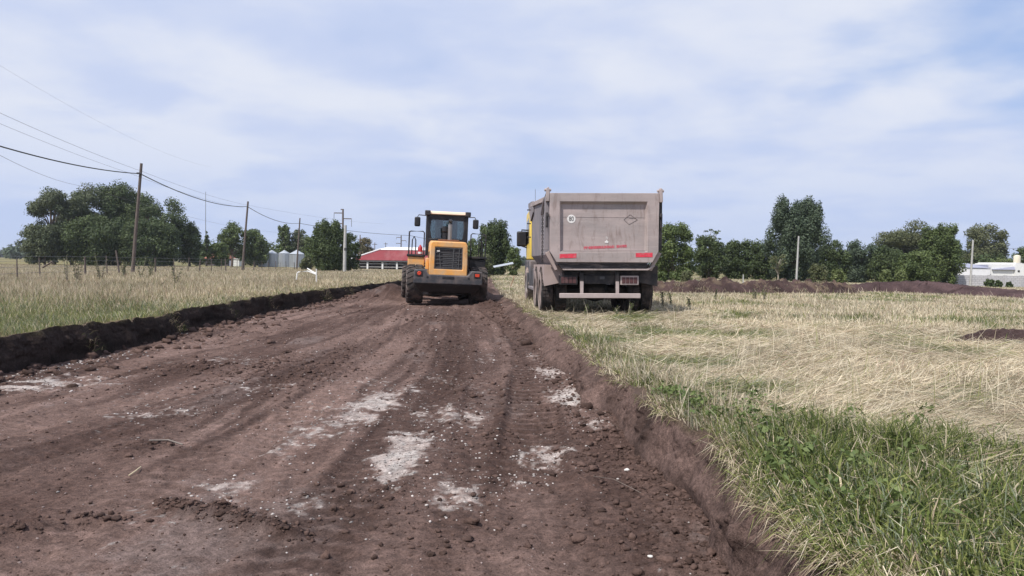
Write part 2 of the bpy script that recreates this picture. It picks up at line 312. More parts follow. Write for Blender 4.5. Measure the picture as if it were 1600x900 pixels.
# loader and truck wheel tracks: (y list, x list, width, depth, lug period, chevron)
TR = [
 ([5, 8, 12.6, 18, 24], [0.12, 0.24, 0.30, 0.0, -0.9], 0.50, 0.045, 0.22, 0.0),
 ([2, 6, 10, 16, 24], [-1.15, -0.95, -0.8, -1.1, -1.6], 0.52, 0.03, 0.2, 0.5),
 ([2, 5, 9, 14, 25], [-2.5, -2.25, -1.9, -2.0, -3.1], 0.55, 0.035, 0.2, 0.5),
 ([2, 5, 9, 14, 20, 27], [-6.2, -4.7, -3.6, -3.1, -3.0, -3.4], 0.6, 0.02, 0.2, -0.5),
 ([2, 6, 9, 13, 19, 27], [-8.0, -6.4, -5.4, -4.5, -4.0, -4.0], 0.6, 0.02, 0.2, 0.6),
 ([4, 8, 12, 18, 27], [-8.5, -7.2, -6.0, -5.2, -4.7], 0.55, 0.03, 0.2, 0.5),
 ([3, 8, 13, 20, 28], [-4.3, -2.9, -2.5, -2.2, -2.3], 0.4, 0.02, 0.16, 0.3),
 ([9, 14, 20, 28], [-5.3, -5.6, -5.7, -5.5], 0.5, 0.035, 0.2, 0.5),
 ([3, 6, 12, 20], [-0.2, -0.3, -0.35, -0.9], 0.35, 0.02, 0.15, 0.0),
]
# pale lime patches: (x, y, rx, ry, strength)
def rp(px, py): d = EYE * F / (py - 0.01396 * (px - 800) - HZ); return X(px, d), d
PATCH = []
for px, py, rx, ry, s in [(628, 722, .17, .55, 1.15), (640, 690, .16, .4, .8), (588, 632, .24, .55, 1.0), (545, 655, .3, .35, .7), (500, 672, .3, .5, .45), (455, 700, .2, .6, .4), (350, 770, .15, .2, .75),
        (690, 648, .25, .5, .5), (725, 655, .2, .3, .7), (850, 705, .13, .3, .8), (835, 720, .1, .2, .6), (895, 625, .22, .55, 1.1), (925, 668, .1, .3, .8), (862, 583, .25, .6, .85), (880, 570, .15, .5, .5),
        (712, 775, .18, .3, .6), (715, 760, .13, .3, .5), (470, 790, .1, .25, .45), (60, 597, .85, .16, 1.0), (10, 606, .5, .14, 1.1), (130, 588, .7, .12, .6), (650, 610, .3, .3, .35), (690, 590, .2, .5, .3),
        (760, 560, .15, .7, .35), (840, 560, .12, 1., .4), (300, 640, .5, .2, .3), (250, 650, .4, .12, .5), (400, 610, .6, .3, .35), (810, 752, .1, .12, .6), (560, 600, .5, .5, .25), (350, 565, .8, .5, .3), (520, 640, .5, .2, .4)]:
    a, b = rp(px, py); PATCH.append((a, b, rx, ry, s))
DARK = []
for px, py, rx, ry, s in [(300, 577, .55, .55, .9), (410, 580, .35, 1.2, .8), (495, 590, .35, 1.3, .9), (530, 560, .2, 1.5, .7), (240, 705, .28, .16, .9), (160, 815, .2, .07, .7),
        (690, 545, .5, 2.5, .5), (740, 620, .5, 1.5, .45), (770, 690, .3, 1., .4), (560, 780, .3, .35, .5), (600, 770, .25, .5, .4), (950, 760, .35, .6, .8), (920, 700, .25, .8, .7), (1000, 850, .3, .5, .7), (900, 560, .3, 2., .5), (680, 500, 1.3, 1.2, .5), (10, 840, .2, .2, .8), (700, 820, .5, .3, .3), (640, 860, .4, .2, .25)]:
    a, b = rp(px, py); DARK.append((a, b, rx, ry, s))
RIDGE = np.array([rp(255, 792), rp(300, 803), rp(345, 806), rp(400, 822), rp(480, 842)])
def ridge(x, y):
    yc = np.interp(x, RIDGE[:, 0], RIDGE[:, 1]) + .03 * fbm(x * 6, x * 0, 2, 511); return np.exp(-((y - yc) / .085) ** 2) * sstep(RIDGE[0, 0] - .1, RIDGE[0, 0] + .05, x) * sstep(RIDGE[-1, 0] + .1, RIDGE[-1, 0] - .1, x)
def blob(x, y, P, warp=0.35, seed=60):
    wx = x + warp * 0.5 * fbm(x * 3, y * 3, 3, seed); wy = y + warp * fbm(x * 3 + 9, y * 3, 3, seed + 5); m = np.zeros_like(x)
    for a, b, rx, ry, s in P:
        m = np.maximum(m, s * np.exp(-(((wx - a) / rx) ** 2 + ((wy - b) / ry) ** 2)))
    return m
HEAPS = [(-5.35, 30.5, 0.95, 1.7, 0.36), (-4.75, 31.5, 0.6, 1.6, 0.30), (-0.75, 24.6, 0.5, 0.7, 0.22), (-0.35, 23.2, 0.4, 0.9, 0.2), (-1.2, 31, 0.5, 3, 0.3), (-2.6, 33.5, 2.2, 1.0, 0.4)]
def road_h(x, y):
    xr = xr_top(y); xl = xl_top(y)
    h = 0.05 * fbm(x * 0.35, y * 0.22, 3, 71) + 0.022 * fbm(x * 1.6, y * 0.9, 3, 73) + 0.014 * fbm(x * 7, y * 6, 3, 75) + 0.010 * np.abs(fbm(x * 16, y * 14, 3, 77))
    tr = np.zeros_like(x)
    for i, (ty, tx, w, dep, per, chev) in enumerate(TR):
        tx = np.array(tx); ty = np.array(ty); cx = np.interp(y, ty, tx) + 0.05 * fbm(y * 0.5, y * 0 + i, 2, 80 + i)
        sl = (np.interp(y + 0.3, ty, tx) - np.interp(y - 0.3, ty, tx)) / 0.6
        dx = (x - cx) / np.sqrt(1 + sl ** 2); s = (y + dx * sl) * np.sqrt(1 + sl ** 2) + chev * np.abs(dx)
        inside = sstep(w * 0.5 + 0.04, w * 0.5 - 0.04, np.abs(dx)) * (0.35 + 0.65 * sstep(-0.25, 0.25, fbm(x * 0.8, y * 0.5, 2, 90 + i)))
        inside = inside * sstep(ty[0] - 0.5, ty[0] + 0.5, y) * sstep(ty[-1] + 1, ty[-1] - 1, y)
        lug = sstep(-0.3, 0.5, np.sin(2 * np.pi * s / per))
        rim = np.exp(-((np.abs(dx) - w * 0.5 - 0.06) / 0.06) ** 2) * 0.5
        tr = tr + dep * (inside * (-0.6 + 0.4 * lug) + rim * sstep(0.1, -0.2, fbm(x * 1.1, y * .6, 2, 97)))
    st_ = fbm((x - xl) / (xr - xl) * 55, y * 0.22, 3, 501) + 0.6 * fbm((x - xl) / (xr - xl) * 130, y * 0.45, 2, 503); h = h + 0.016 * st_
    dk = blob(x, y, DARK)
    loose = np.clip(0.9 * np.exp(-np.maximum(xr - x, 0) / 0.35) * (0.5 + fbm(x, y, 3, 101)) * 1.6, 0, 1.4)
    loosel = np.exp(-np.maximum(x - xl, 0) / 0.3)
    c1 = clods(x, y, 0.16, 111, 0.55) ; c2 = clods(x, y, 0.07, 121, 0.6); c3 = clods(x, y, 0.26, 131, 0.3)
    gen = np.clip(0.15 + 0.9 * fbm(x * 0.7, y * 0.5, 3, 141), 0, 0.8)
    lm = np.clip(loose + 0.8 * loosel + 1.0 * dk, 0, 1.3)
    h = h + tr + c1 * (0.40 * lm + 0.02 * gen) + c2 * (0.7 * lm + 0.25 * gen) + c3 * 0.3 * np.clip(loose + loosel * .7, 0, 1.2)
    h = h + 0.055 * ridge(x, y) * (1 + .8 * fbm(x * 14, y * 14, 3, 513)) + 0.035 * dk + 0.10 * loose * np.exp(-((xr - x - 0.30) / 0.25) ** 2) * sstep(6.5, 9, y) + 0.05 * loose
    for a, b, rx, ry, hh in HEAPS:
        h = h + hh * np.exp(-(((x - a) / rx) ** 2 + ((y - b) / ry) ** 2)) * (1 + 0.35 * fbm(x * 3, y * 3, 3, 151))
    # far end of the cut ramps up to the field
    t = 1 - road_on(y)
    return h * (1 - t) + t * (left_z(x, y) * 0.5 + right_z(x, y) * 0.5)
def road_col(x, y):
    xr = xr_top(y); xl = xl_top(y)
    base = np.array([0.138, 0.086, 0.071]); dusty = np.array([0.205, 0.138, 0.118]); moist_and_shade = np.array([0.068, 0.041, 0.034]); grey = np.array([0.20, 0.175, 0.17]); lime = np.array([0.62, 0.60, 0.575])
    n1 = fbm(x * 0.6, y * 0.30, 4, 161); n2 = fbm(x * 2.2, y * 1.4, 4, 163); n3 = fbm(x * 11, y * 8, 3, 165)
    c = base + (dusty - base) * np.clip(0.45 + 1.1 * n1 + 0.7 * n2, 0, 1)[:, None]
    def mix(c, k, m): return c + (k - c) * np.clip(m, 0, 1)[:, None]
    c = mix(c, moist_and_shade, 0.85 * sstep(0.0, 0.42, -n1 * 0.6 - n2 * 0.55 + n3 * 0.45))
    st_ = fbm((x - xl) / (xr - xl) * 55, y * 0.22, 3, 501) + 0.6 * fbm((x - xl) / (xr - xl) * 130, y * 0.45, 2, 503); wm = np.clip(.5 + 1.4 * fbm(x * .5, y * .25, 2, 505), 0, 1)
    c = mix(c, dusty * 1.3, .75 * wm * sstep(.05, .4, st_)); c = mix(c, moist_and_shade, .75 * wm * sstep(.05, .4, -st_)); br = fbm((x - xl) / (xr - xl) * 9, y * 0.10, 3, 507); c = mix(c, dusty * 1.15, .6 * sstep(.05, .4, br)); c = mix(c, moist_and_shade * 1.2, .55 * sstep(.05, .4, -br)); cen = np.exp(-(((x - xl) / (xr - xl) - .80) / .20) ** 2); c = mix(c, moist_and_shade * 1.15, .45 * cen * np.clip(.6 + 1.3 * n2, 0, 1))
    dk = np.maximum(blob(x, y, DARK), ridge(x, y)); c = mix(c, moist_and_shade, 0.9 * dk)
    c = mix(c, moist_and_shade, 0.7 * np.exp(-np.maximum(xr - x, 0) / 0.35)); c = mix(c, moist_and_shade * 0.7, 0.6 * np.exp(-np.maximum(x - xl, 0) / 0.25))
    for a, b, rx, ry, hh in HEAPS: c = mix(c, moist_and_shade, 0.8 * np.exp(-(((x - a) / rx) ** 2 + ((y - b) / ry) ** 2) * 0.7))
    c = mix(c, grey, 0.28 * sstep(0.26, 0.55, fbm(x * 1.3 + 40, y * 0.5, 4, 171) + 0.3 * n3))
    # streaks following the wheel tracks
    for i, (ty, tx, w, dep, per, chev) in enumerate(TR):
        cx = np.interp(y, ty, tx); dx = np.abs(x - cx)
        on = sstep(w * 0.75, w * 0.3, dx) * sstep(ty[0] - 0.5, ty[0] + 0.5, y) * sstep(ty[-1] + 1, ty[-1] - 1, y)
        k = moist_and_shade if i in (0, 1, 4, 6, 8) else dusty * 1.15
        m_ = on * np.clip(0.6 + 1.5 * fbm(x * 1.2, y * 0.6, 3, 181 + i), 0, 1); c = mix(c, k, 0.6 * m_)
        c = mix(c, moist_and_shade, 0.75 * np.exp(-((dx - w * .55) / .05) ** 2) * sstep(ty[0] - 0.5, ty[0] + 0.5, y) * sstep(ty[-1] + 1, ty[-1] - 1, y) * np.clip(.5 + 1.5 * fbm(x * .7, y * .5, 2, 187 + i), 0, 1))
        lg = sstep(-.1, .5, np.sin(2 * np.pi * (y + chev * dx) / per - .9)); c = mix(c, moist_and_shade * .85, 0.85 * on * np.clip(.75 + 1.2 * fbm(x * .9, y * .5, 2, 185 + i), 0, 1) * (1 - lg) * (.7 if i in (0, 1) else .35 if i in (2, 5) else .12))  # painted shade: lug troughs and near faces darkened in the soil colour
    p = blob(x, y, PATCH)
    sp = fbm(x * 13, y * 10, 4, 191); sp2 = vnoise(x * 38, y * 30, 195)
    c = mix(c, lime * np.array([0.9, 0.87, 0.86]), 0.9 * sstep(0.34, 0.78, p * 0.8 + 0.55 * sp + 0.18 * sp2 + 0.08) * sstep(0.05, 0.2, p))
    c = mix(c, dusty * 1.5, 0.5 * sstep(0.08, 0.6, p) * np.clip(0.6 + sp, 0, 1))
    gen = sstep(0.55, 0.8, sp2 * 0.6 + 0.35 * fbm(x * 1.4, y * 1.1, 3, 197) + 0.25 * sp); c = mix(c, lime * 0.75, 0.65 * gen * sstep(-0.1, .25, fbm(x * .9 + 3, y * .7, 2, 199)))
    c = mix(c, moist_and_shade * .95, .85 * ridge(x, y) * np.clip(.7 + .8 * sp, 0, 1))
    t = 1 - road_on(y); c = mix(c, np.array([0.27, 0.23, 0.13]), t)
    return c * (1 + 0.30 * n3 + 0.28 * fbm(x * 24, y * 20, 2, 167))[:, None]

def rows():
    ys = list(np.arange(-8, 1.5, 0.15)); y = 1.5
    while y < 46: ys.append(y); y += min(max(0.30 * y * y / 1130, 0.016), 0.35)
    while y < 4500: ys.append(y); y += max(0.35, 0.02 * y)
    return np.array(ys)
YS = rows()
def grid_object(name, Xg, Yg, Zg, Cg, m, kind='structure', smooth=True):
    nr, nc = Xg.shape; v = np.stack([Xg, Yg, Zg], -1).reshape(-1, 3); i = np.arange(nr * nc).reshape(nr, nc)
    q = np.stack([i[:-1, :-1], i[:-1, 1:], i[1:, 1:], i[1:, :-1]], -1).reshape(-1, 4)
    o = np_mesh(name, v, q, None, m, Cg.reshape(-1, 3), smooth)
    if kind: o['kind'] = kind
    return o
def build_terrain():
    XT_L = xl_top(YS); XT_R = xr_top(YS); on = road_on(YS)
    toeL = XT_L + (0.06 + 0.10 * (0.5 + fbm(YS * 1.3, YS * 0, 3, 201))) * on + 0.004; toeR = XT_R - (0.06 + 0.10 * (0.5 + fbm(YS * 1.1, YS * 0, 3, 203)) + 0.05 + 0.17 * sstep(6, 13, YS) * sstep(45, 25, YS)) * on - 0.004
    # road: denser columns towards the right bank, which is nearest
    u = np.linspace(0, 1, 430); u = u + 0.10 * np.sin(np.pi * u) * u
    u = u / u[-1]
    Xg = toeL[:, None] * (1 - u) + toeR[:, None] * u; Yg = np.repeat(YS[:, None], len(u), 1)
    x = Xg.ravel(); y = Yg.ravel(); Zg = road_h(x, y).reshape(Xg.shape); Cg = road_col(x, y).reshape(*Xg.shape, 3)
    o = grid_object('dirt_road', Xg, Yg, Zg, Cg, M['soil']); o['label'] = 'excavated brown dirt road with wheel tracks and pale lime patches'
    zl0, zr0 = Zg[:, 0], Zg[:, -1]
    zlT = left_z(XT_L, YS) + 0.07 * fbm(YS * 3.5, YS * 0, 4, 205) * on; zrT = right_z(XT_R, YS) + 0.035 * fbm(YS * 4, YS * 0, 3, 207) * on
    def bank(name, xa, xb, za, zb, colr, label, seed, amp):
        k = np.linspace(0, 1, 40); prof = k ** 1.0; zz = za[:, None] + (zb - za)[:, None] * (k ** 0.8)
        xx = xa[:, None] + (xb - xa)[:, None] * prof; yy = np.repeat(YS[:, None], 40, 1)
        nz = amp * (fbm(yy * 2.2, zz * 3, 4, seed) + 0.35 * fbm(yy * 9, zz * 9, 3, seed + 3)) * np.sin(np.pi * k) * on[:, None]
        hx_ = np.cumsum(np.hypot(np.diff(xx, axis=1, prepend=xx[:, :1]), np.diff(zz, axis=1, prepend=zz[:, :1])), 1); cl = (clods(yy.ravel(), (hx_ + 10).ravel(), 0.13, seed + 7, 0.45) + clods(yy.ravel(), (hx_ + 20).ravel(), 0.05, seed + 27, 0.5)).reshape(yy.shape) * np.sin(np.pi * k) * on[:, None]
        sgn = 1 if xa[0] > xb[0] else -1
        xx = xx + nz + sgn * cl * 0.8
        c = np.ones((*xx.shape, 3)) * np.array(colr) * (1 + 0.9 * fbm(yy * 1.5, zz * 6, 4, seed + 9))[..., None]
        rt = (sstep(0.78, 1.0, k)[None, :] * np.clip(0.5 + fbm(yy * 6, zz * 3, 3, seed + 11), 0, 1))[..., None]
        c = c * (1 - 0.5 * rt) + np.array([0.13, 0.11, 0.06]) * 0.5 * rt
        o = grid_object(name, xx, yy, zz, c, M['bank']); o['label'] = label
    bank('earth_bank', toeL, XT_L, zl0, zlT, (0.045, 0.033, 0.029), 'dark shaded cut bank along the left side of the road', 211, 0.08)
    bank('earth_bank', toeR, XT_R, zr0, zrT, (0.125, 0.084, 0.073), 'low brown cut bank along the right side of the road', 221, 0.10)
    s = np.concatenate([[0, .03, .07, .12, .18, .26, .36, .5, .7, .95, 1.25, 1.6, 2, 2.5, 3.1, 3.8, 4.6, 5.6, 6.8, 8.2, 10, 12, 14.5, 17.5, 21, 25, 30, 36, 43, 52, 63, 76, 92, 115, 150, 200, 300, 500, 900, 1700, 3500]])
    for nm, x0, sg, zf, zt, lab in (('grass_field', XT_L, -1, left_z, zlT, 'level grass field left of the road'), ('grass_field', XT_R, 1, right_z, zrT, 'mown grass field right of the road')):
        Xf = x0[:, None] + sg * s[None, :]; Yf = np.repeat(YS[:, None], len(s), 1); Zf = zf(Xf, Yf)
        w = np.exp(-s / 0.15)[None, :]; Zf = Zf * (1 - w) + zt[:, None] * w
        n = fbm(Xf * 0.5, Yf * 0.5, 4, 231); dry = np.array([0.26, 0.21, 0.12]); grn = np.array([0.10, 0.11, 0.045])
        t = np.clip(0.5 + 1.2 * n, 0, 1)[..., None]; C = dry * t + grn * (1 - t)
        soil = np.exp(-(s / (0.30 if sg > 0 else 0.06)) ** 2)[None, :, None] * (1 - sstep(60, 70, Yf))[..., None]
        C = C * (1 - soil) + np.array([0.085, 0.06, 0.05]) * soil
        o = grid_object(nm, Xf, Yf, Zf, C, M['field']); o['label'] = lab
build_terrain()
def ground_z(x, y):
    x = np.atleast_1d(np.asarray(x, float)); y = np.atleast_1d(np.asarray(y, float))
    xl = xl_top(y); xr = xr_top(y)
    return np.where(x < xl, left_z(x, y), np.where(x > xr, right_z(x, y), road_h(x, y)))
def gz(x, y): return float(ground_z(x, y)[0])

# ------------------------------------------------------------------ loose soil and gravel (stuff)
def ico(sub=1):
    bm = bmesh.new(); bmesh.ops.create_icosphere(bm, subdivisions=sub, radius=1); v = np.array([p.co[:] for p in bm.verts]); f = np.array([[q.index for q in p.verts] for p in bm.faces]); bm.free(); return v, f
ICO1, ICO2 = ico(1), ico(2)
def scatter_lumps(name, x, y, r, col, m, base=ICO2, flat=0.65, rough=0.35, label=None, cat=None):
    bv, bf = base; n = len(x); z = ground_z(x, y)
    ang = rng.uniform(0, 6.28, n); ca, sa = np.cos(ang), np.sin(ang)
    V = bv[None] * (1 + rough * rng.normal(0, 0.5, (n, len(bv), 1)))
    V = V * np.stack([rng.uniform(.7, 1.25, n), rng.uniform(.7, 1.25, n), flat * rng.uniform(.7, 1.2, n)], -1)[:, None]
    Vx = V[..., 0] * ca[:, None] - V[..., 1] * sa[:, None]; Vy = V[..., 0] * sa[:, None] + V[..., 1] * ca[:, None]
    P = np.stack([Vx, Vy, V[..., 2]], -1) * r[:, None, None] + np.stack([x, y, z + 0.25 * r], -1)[:, None]
    Fc = bf[None] + (np.arange(n) * len(bv))[:, None, None]
    o = np_mesh(name, P.reshape(-1, 3), None, Fc.reshape(-1, 3), m, np.repeat(col, len(bv), 0), False)
    return tag(o, label, cat, kind='stuff')
def road_stuff():
    # dark clods: right toe, left toe, ridges
    xs, ys, rs = [], [], []
    n = 6000; y = 2.5 + (rng.uniform(0, 1, n) ** 1.7) * 26; x = xr_top(y) - 0.10 - rng.exponential(0.24, n); xs.append(x); ys.append(y); rs.append(np.minimum(0.0022 + rng.exponential(0.0034, n) * (1 + y * 0.10), 0.06))
    n = 900; y = rng.uniform(8, 38, n); x = xl_top(y) + 0.1 + rng.exponential(0.35, n); xs.append(x); ys.append(y); rs.append(np.minimum(0.012 + rng.exponential(0.02, n), 0.1))
    for a, b, rx, ry, s in DARK:
        n = int(200 * s * min(rx * ry * 4, 2) + 40); xs.append(a + rng.normal(0, rx * 0.7, n)); ys.append(b + rng.normal(0, ry * 0.7, n)); rs.append(np.minimum(0.0025 + rng.exponential(0.0045, n) * (1 + .08 * b), 0.035))
    n = 7000; y = 2.8 + (rng.uniform(0, 1, n) ** 1.5) * 25; x = -7 + rng.uniform(0, 1, n) * 8; xs.append(x); ys.append(y); rs.append(np.minimum(0.0016 + rng.exponential(0.0020, n) * (1 + y * .08), 0.025))
    n = 420; q = rng.uniform(0, len(RIDGE) - 1.001, n); j = q.astype(int); f = (q - j)[:, None]; P_ = RIDGE[j] * (1 - f) + RIDGE[j + 1] * f; xs.append(P_[:, 0] + rng.normal(0, .05, n)); ys.append(P_[:, 1] + rng.normal(0, .06, n)); rs.append(np.minimum(.003 + rng.exponential(.005, n), .028))
    for px, py, r in [(985, 795, .035), (870, 530, .10), (823, 540, .13), (840, 520, .1), (820, 510, .11), (920, 645, .06), (905, 655, .05), (625, 805, .012), (490, 845, .014), (350, 805, .022), (935, 610, .05), (800, 490, .1), (870, 605, .05), (995, 850, .025)]:
        a, b = rp(px, py); xs.append(np.array([a])); ys.append(np.array([b])); rs.append(np.array([r]))
    x, y, r = map(np.concatenate, (xs, ys, rs)); k = (x < xr_top(y) - 0.02) & (x > xl_top(y) + 0.02); x, y, r = x[k], y[k], r[k]
    col = np.array([0.098, 0.064, 0.054]) * rng.uniform(0.6, 1.45, (len(x), 1)); scatter_lumps('loose_soil', x, y, r, col, M['clod'], ICO2, rough=.5, label='loose dark soil clods scattered over the dirt road', cat='soil')
    xs, ys, rs = [], [], []
    for a, b, rx, ry, s in PATCH:
        n = int(120 * s); xs.append(a + rng.normal(0, rx * 0.9 + .08, n)); ys.append(b + rng.normal(0, ry * 0.9 + .08, n)); rs.append(0.002 + rng.exponential(0.0042, n))
    n = 900; y = 2.8 + (rng.uniform(0, 1, n) ** 1.5) * 22; xs.append(-7.5 + rng.uniform(0, 1, n) * 8.7); ys.append(y); rs.append((0.0018 + rng.exponential(0.0028, n)) * (1 + y * 0.05))
    n = 200; y = rng.uniform(8.5, 12, n); xs.append(xl_top(y) + 0.25 + rng.exponential(0.25, n)); ys.append(y); rs.append(0.005 + rng.exponential(0.010, n))
    x, y, r = map(np.concatenate, (xs, ys, rs)); k = (x < xr_top(y) - 0.1) & (x > xl_top(y) + 0.1); x, y, r = x[k], y[k], np.minimum(r[k], 0.006 + 0.0010 * y[k])
    col = np.array([0.46, 0.42, 0.40]) * rng.uniform(0.3, 1.25, (len(x), 1)); scatter_lumps('gravel', x, y, r, col, M['gravel'], ICO1, flat=0.6, label='pale gravel and lime crumbs strewn over the dirt road', cat='gravel')
def crumbs():
    n = 26000; y = 2.8 + (rng.uniform(0, 1, n) ** 1.6) * 14; x = -6.5 + rng.uniform(0, 1, n) * 7.8; k = (x < xr_top(y) - .05) & (x > xl_top(y) + .1) & (rng.uniform(0, 1, n) < .25 + .9 * np.clip(.4 + 1.5 * fbm(x * 1.3, y * .7, 3, 521), 0, 1)); x, y = x[k], y[k]; n = len(x)
    r = np.minimum((.0014 + rng.exponential(.0016, n)) * (1 + .07 * y), .014); lt = rng.uniform(0, 1, (n, 1)) < .22
    col = np.where(lt, np.array([.27, .215, .20]), np.array([.085, .055, .046])) * rng.uniform(.7, 1.35, (n, 1)); scatter_lumps('soil_crumbs', x, y, r, col, M['clod'], ICO1, rough=.5, label='fine soil crumbs covering the dirt road', cat='soil')
road_stuff(); crumbs()
def white_stone(px, py, r, label):
    a, b = rp(px, py); v, f = ICO2; q = v * (1 + 0.25 * rng.normal(0, .5, (len(v), 1))) * np.array([1.2, .8, .6]) * r
    o = np_mesh('white_stone', q, None, f, M['stone']); o.location = (a, b, gz(a, b) + r * 0.3); tag(o, label, 'stone', 'single pale stones on the road')
white_stone(985, 743, .017, 'larger pale stone on dark soil at the foot of the right bank')
white_stone(1025, 880, .013, 'flat white stone on dark soil nearest to the camera')
white_stone(984, 822, .011, 'tiny white stone just beyond the nearest flat stone')
def stick(pts, r, label, name='dry_stick', m='grey_wood'):
    P = []
    for px, py, dz in pts: a, b = rp(px, py); P.append((a, b, gz(a, b) + dz))
    tag(MB().tube(P, r, 6).build(name, M[m], smooth=True), label, 'stick')
stick([(232, 707, .03), (262, 704, .04), (285, 705, .02)], .007, 'dark dry stick lying on a small heap of dark soil')
stick([(200, 752, .01), (212, 748, .02), (219, 741, .015)], .005, 'short curved pale straw lying on bare dirt at left', 'straw_stalk', 'straw')
stick([(932, 764, .03), (965, 766, .05), (1008, 781, .03)], .0015, 'thin pale twig on loose soil by the right bank', 'dry_twig', 'grey_wood')

# ------------------------------------------------------------------ earth mounds on the right
def mound(name, ctrl, label, width_cells=40, res=0.09, seed=300, rough=0.2, col=(0.075, 0.049, 0.046), cell=0.3, straw=0.25):
    # ctrl: list of (x, y, halfwidth, height)
    C = np.array(ctrl, float); seg = np.hypot(np.diff(C[:, 0]), np.diff(C[:, 1])); s = np.concatenate([[0], np.cumsum(seg)]); n = int(s[-1] / res) + 1
    t = np.linspace(0, s[-1], n); cx, cy, hw, hh = [np.interp(t, s, C[:, i]) for i in range(4)]
    tx, ty = np.gradient(cx), np.gradient(cy); L = np.hypot(tx, ty); nx, ny = -ty / L, tx / L
    u = np.linspace(-1, 1, width_cells); Xg = cx[:, None] + nx[:, None] * hw[:, None] * u; Yg = cy[:, None] + ny[:, None] * hw[:, None] * u
    x, y = Xg.ravel(), Yg.ravel(); end = np.minimum(sstep(0, 0.6, t), sstep(0, 0.6, s[-1] - t))[:, None]
    edge = (1 - u ** 2)[None, :] ** 0.75 * end
    h = hh[:, None] * edge * (1 + rough * 1.0 * fbm(x * 0.8, y * 0.8, 3, seed).reshape(Xg.shape) + rough * 2.2 * fbm(x * 3.4, y * 3.4, 4, seed + 3).reshape(Xg.shape))
    h = h + (clods(x, y, cell, seed + 5, 0.7) * rough * 4.5).reshape(Xg.shape) * edge + (clods(x, y, cell * 0.45, seed + 9, 0.6) * rough * 4).reshape(Xg.shape) * edge
    Zg = ground_z(x, y).reshape(Xg.shape) - 0.05 + h
    c = np.ones((*Xg.shape, 3)) * np.array(col) * (1 + 0.7 * fbm(x * 2, y * 2, 4, seed + 13)).reshape(Xg.shape)[..., None]
    st = (sstep(0.22, 0.5, fbm(x * 2.6, y * 2.6, 4, seed + 17).reshape(Xg.shape) + straw * sstep(0.5, 1.0, h / np.maximum(hh[:, None], .01)) - 0.1))[..., None] * min(1, straw * 3)
    c = c * (1 - st) + np.array([0.17, 0.125, 0.09]) * st
    o = grid_object(name, Xg, Yg, Zg, c, M['bank'], None); tag(o, label, 'earth mound', 'mounds of dug earth beyond the mown field')
    return np.stack([cx, cy, hw], -1)
MOUNDS = []
MOUNDS.append(mound('earth_mound', [(X(1005, 36), 36, 1.0, .52), (X(1100, 36), 36, 1.3, .58), (X(1180, 36.5), 36.5, 1.3, .56), (X(1250, 37), 37, 1.3, .55), (X(1335, 38), 38, 1.0, .42)], 'long cloddy brown earth berm with dry tufts behind the mown grass', rough=0.24, seed=310))
MOUNDS.append(mound('earth_mound', [(X(1310, 41), 41, .9, .4), (X(1370, 41), 41, 1.2, .55), (X(1450, 40), 40, 1.8, .72), (X(1520, 38), 38, 1.8, .5), (X(1640, 34), 34, 1.6, .35), (X(1760, 32), 32, 1.2, .25)], 'smooth dark earth heap sloping down to the right in front of the white house', rough=0.07, seed=330, straw=0.02, col=(0.085, 0.055, 0.055)))
o_ = mound('earth_mound', [(6.9, 11.9, .3, .10), (7.6, 12.0, .5, .26), (8.4, 12.1, .5, .22), (9.2, 12.1, .3, .1)], 'small bare heap of brown soil in the grass at the right edge', res=.05, rough=0.12, seed=350, straw=0.02, cell=.18)
MOUNDS.append(o_)
def mound_z(x, y):   # crest height of the cloddy berm, for the tufts of turf lying on it
    c = MOUNDS[0]; j = np.argmin((c[None, :, 0] - x[:, None]) ** 2 + (c[None, :, 1] - y[:, None]) ** 2, 1); d = np.hypot(c[j, 0] - x, c[j, 1] - y) / c[j, 2]; return ground_z(x, y) - .05 + .52 * np.maximum(1 - d ** 2, 0) ** .75

# ------------------------------------------------------------------ grass (stuff)
PAL = dict(pale=np.array([0.70, 0.62, 0.47]), straw=np.array([0.56, 0.475, 0.335]), tan=np.array([0.40, 0.32, 0.22]), rose=np.array([0.40, 0.29, 0.22]), lgreen=np.array([0.235, 0.255, 0.085]), green=np.array([0.120, 0.155, 0.038]), dgreen=np.array([0.052, 0.076, 0.022]), blue=np.array([0.20, 0.23, 0.15]))
def blades(name, x, y, z, L, w, az, t1, t2, col, label):
    n = len(x); base = np.stack([x, y, z], -1); dh = np.stack([np.cos(az), np.sin(az), 0 * az], -1); up = np.array([0, 0, 1.0])
    mid = base + (0.55 * L)[:, None] * (np.sin(t1)[:, None] * dh + np.cos(t1)[:, None] * up)
    tip = mid + (0.45 * L)[:, None] * (np.sin(t2)[:, None] * dh + np.cos(t2)[:, None] * up)
    fa = rng.uniform(0, np.pi, n); lean = np.clip(np.sin(t1), 0, 1)
    side = np.stack([np.cos(fa), np.sin(fa), 0 * fa], -1) * (1 - lean)[:, None] + np.stack([-np.sin(az), np.cos(az), 0.35 * rng.normal(0, 1, n)], -1) * lean[:, None]
    side /= np.linalg.norm(side, axis=1)[:, None] + 1e-6
    b = (w * 0.5)[:, None] * side
    V = np.stack([base - b * 0.8, base + b * 0.8, mid + b * 0.75, mid - b * 0.75, tip], 1).reshape(-1, 3)
    i = np.arange(n) * 5
    q = np.stack([i, i + 1, i + 2, i + 3], -1); t = np.stack([i + 3, i + 2, i + 4], -1)
    o = np_mesh(name, V, q, t, M['grass'], np.repeat(col, 5, 0)); return tag(o, label, 'grass', kind='stuff')
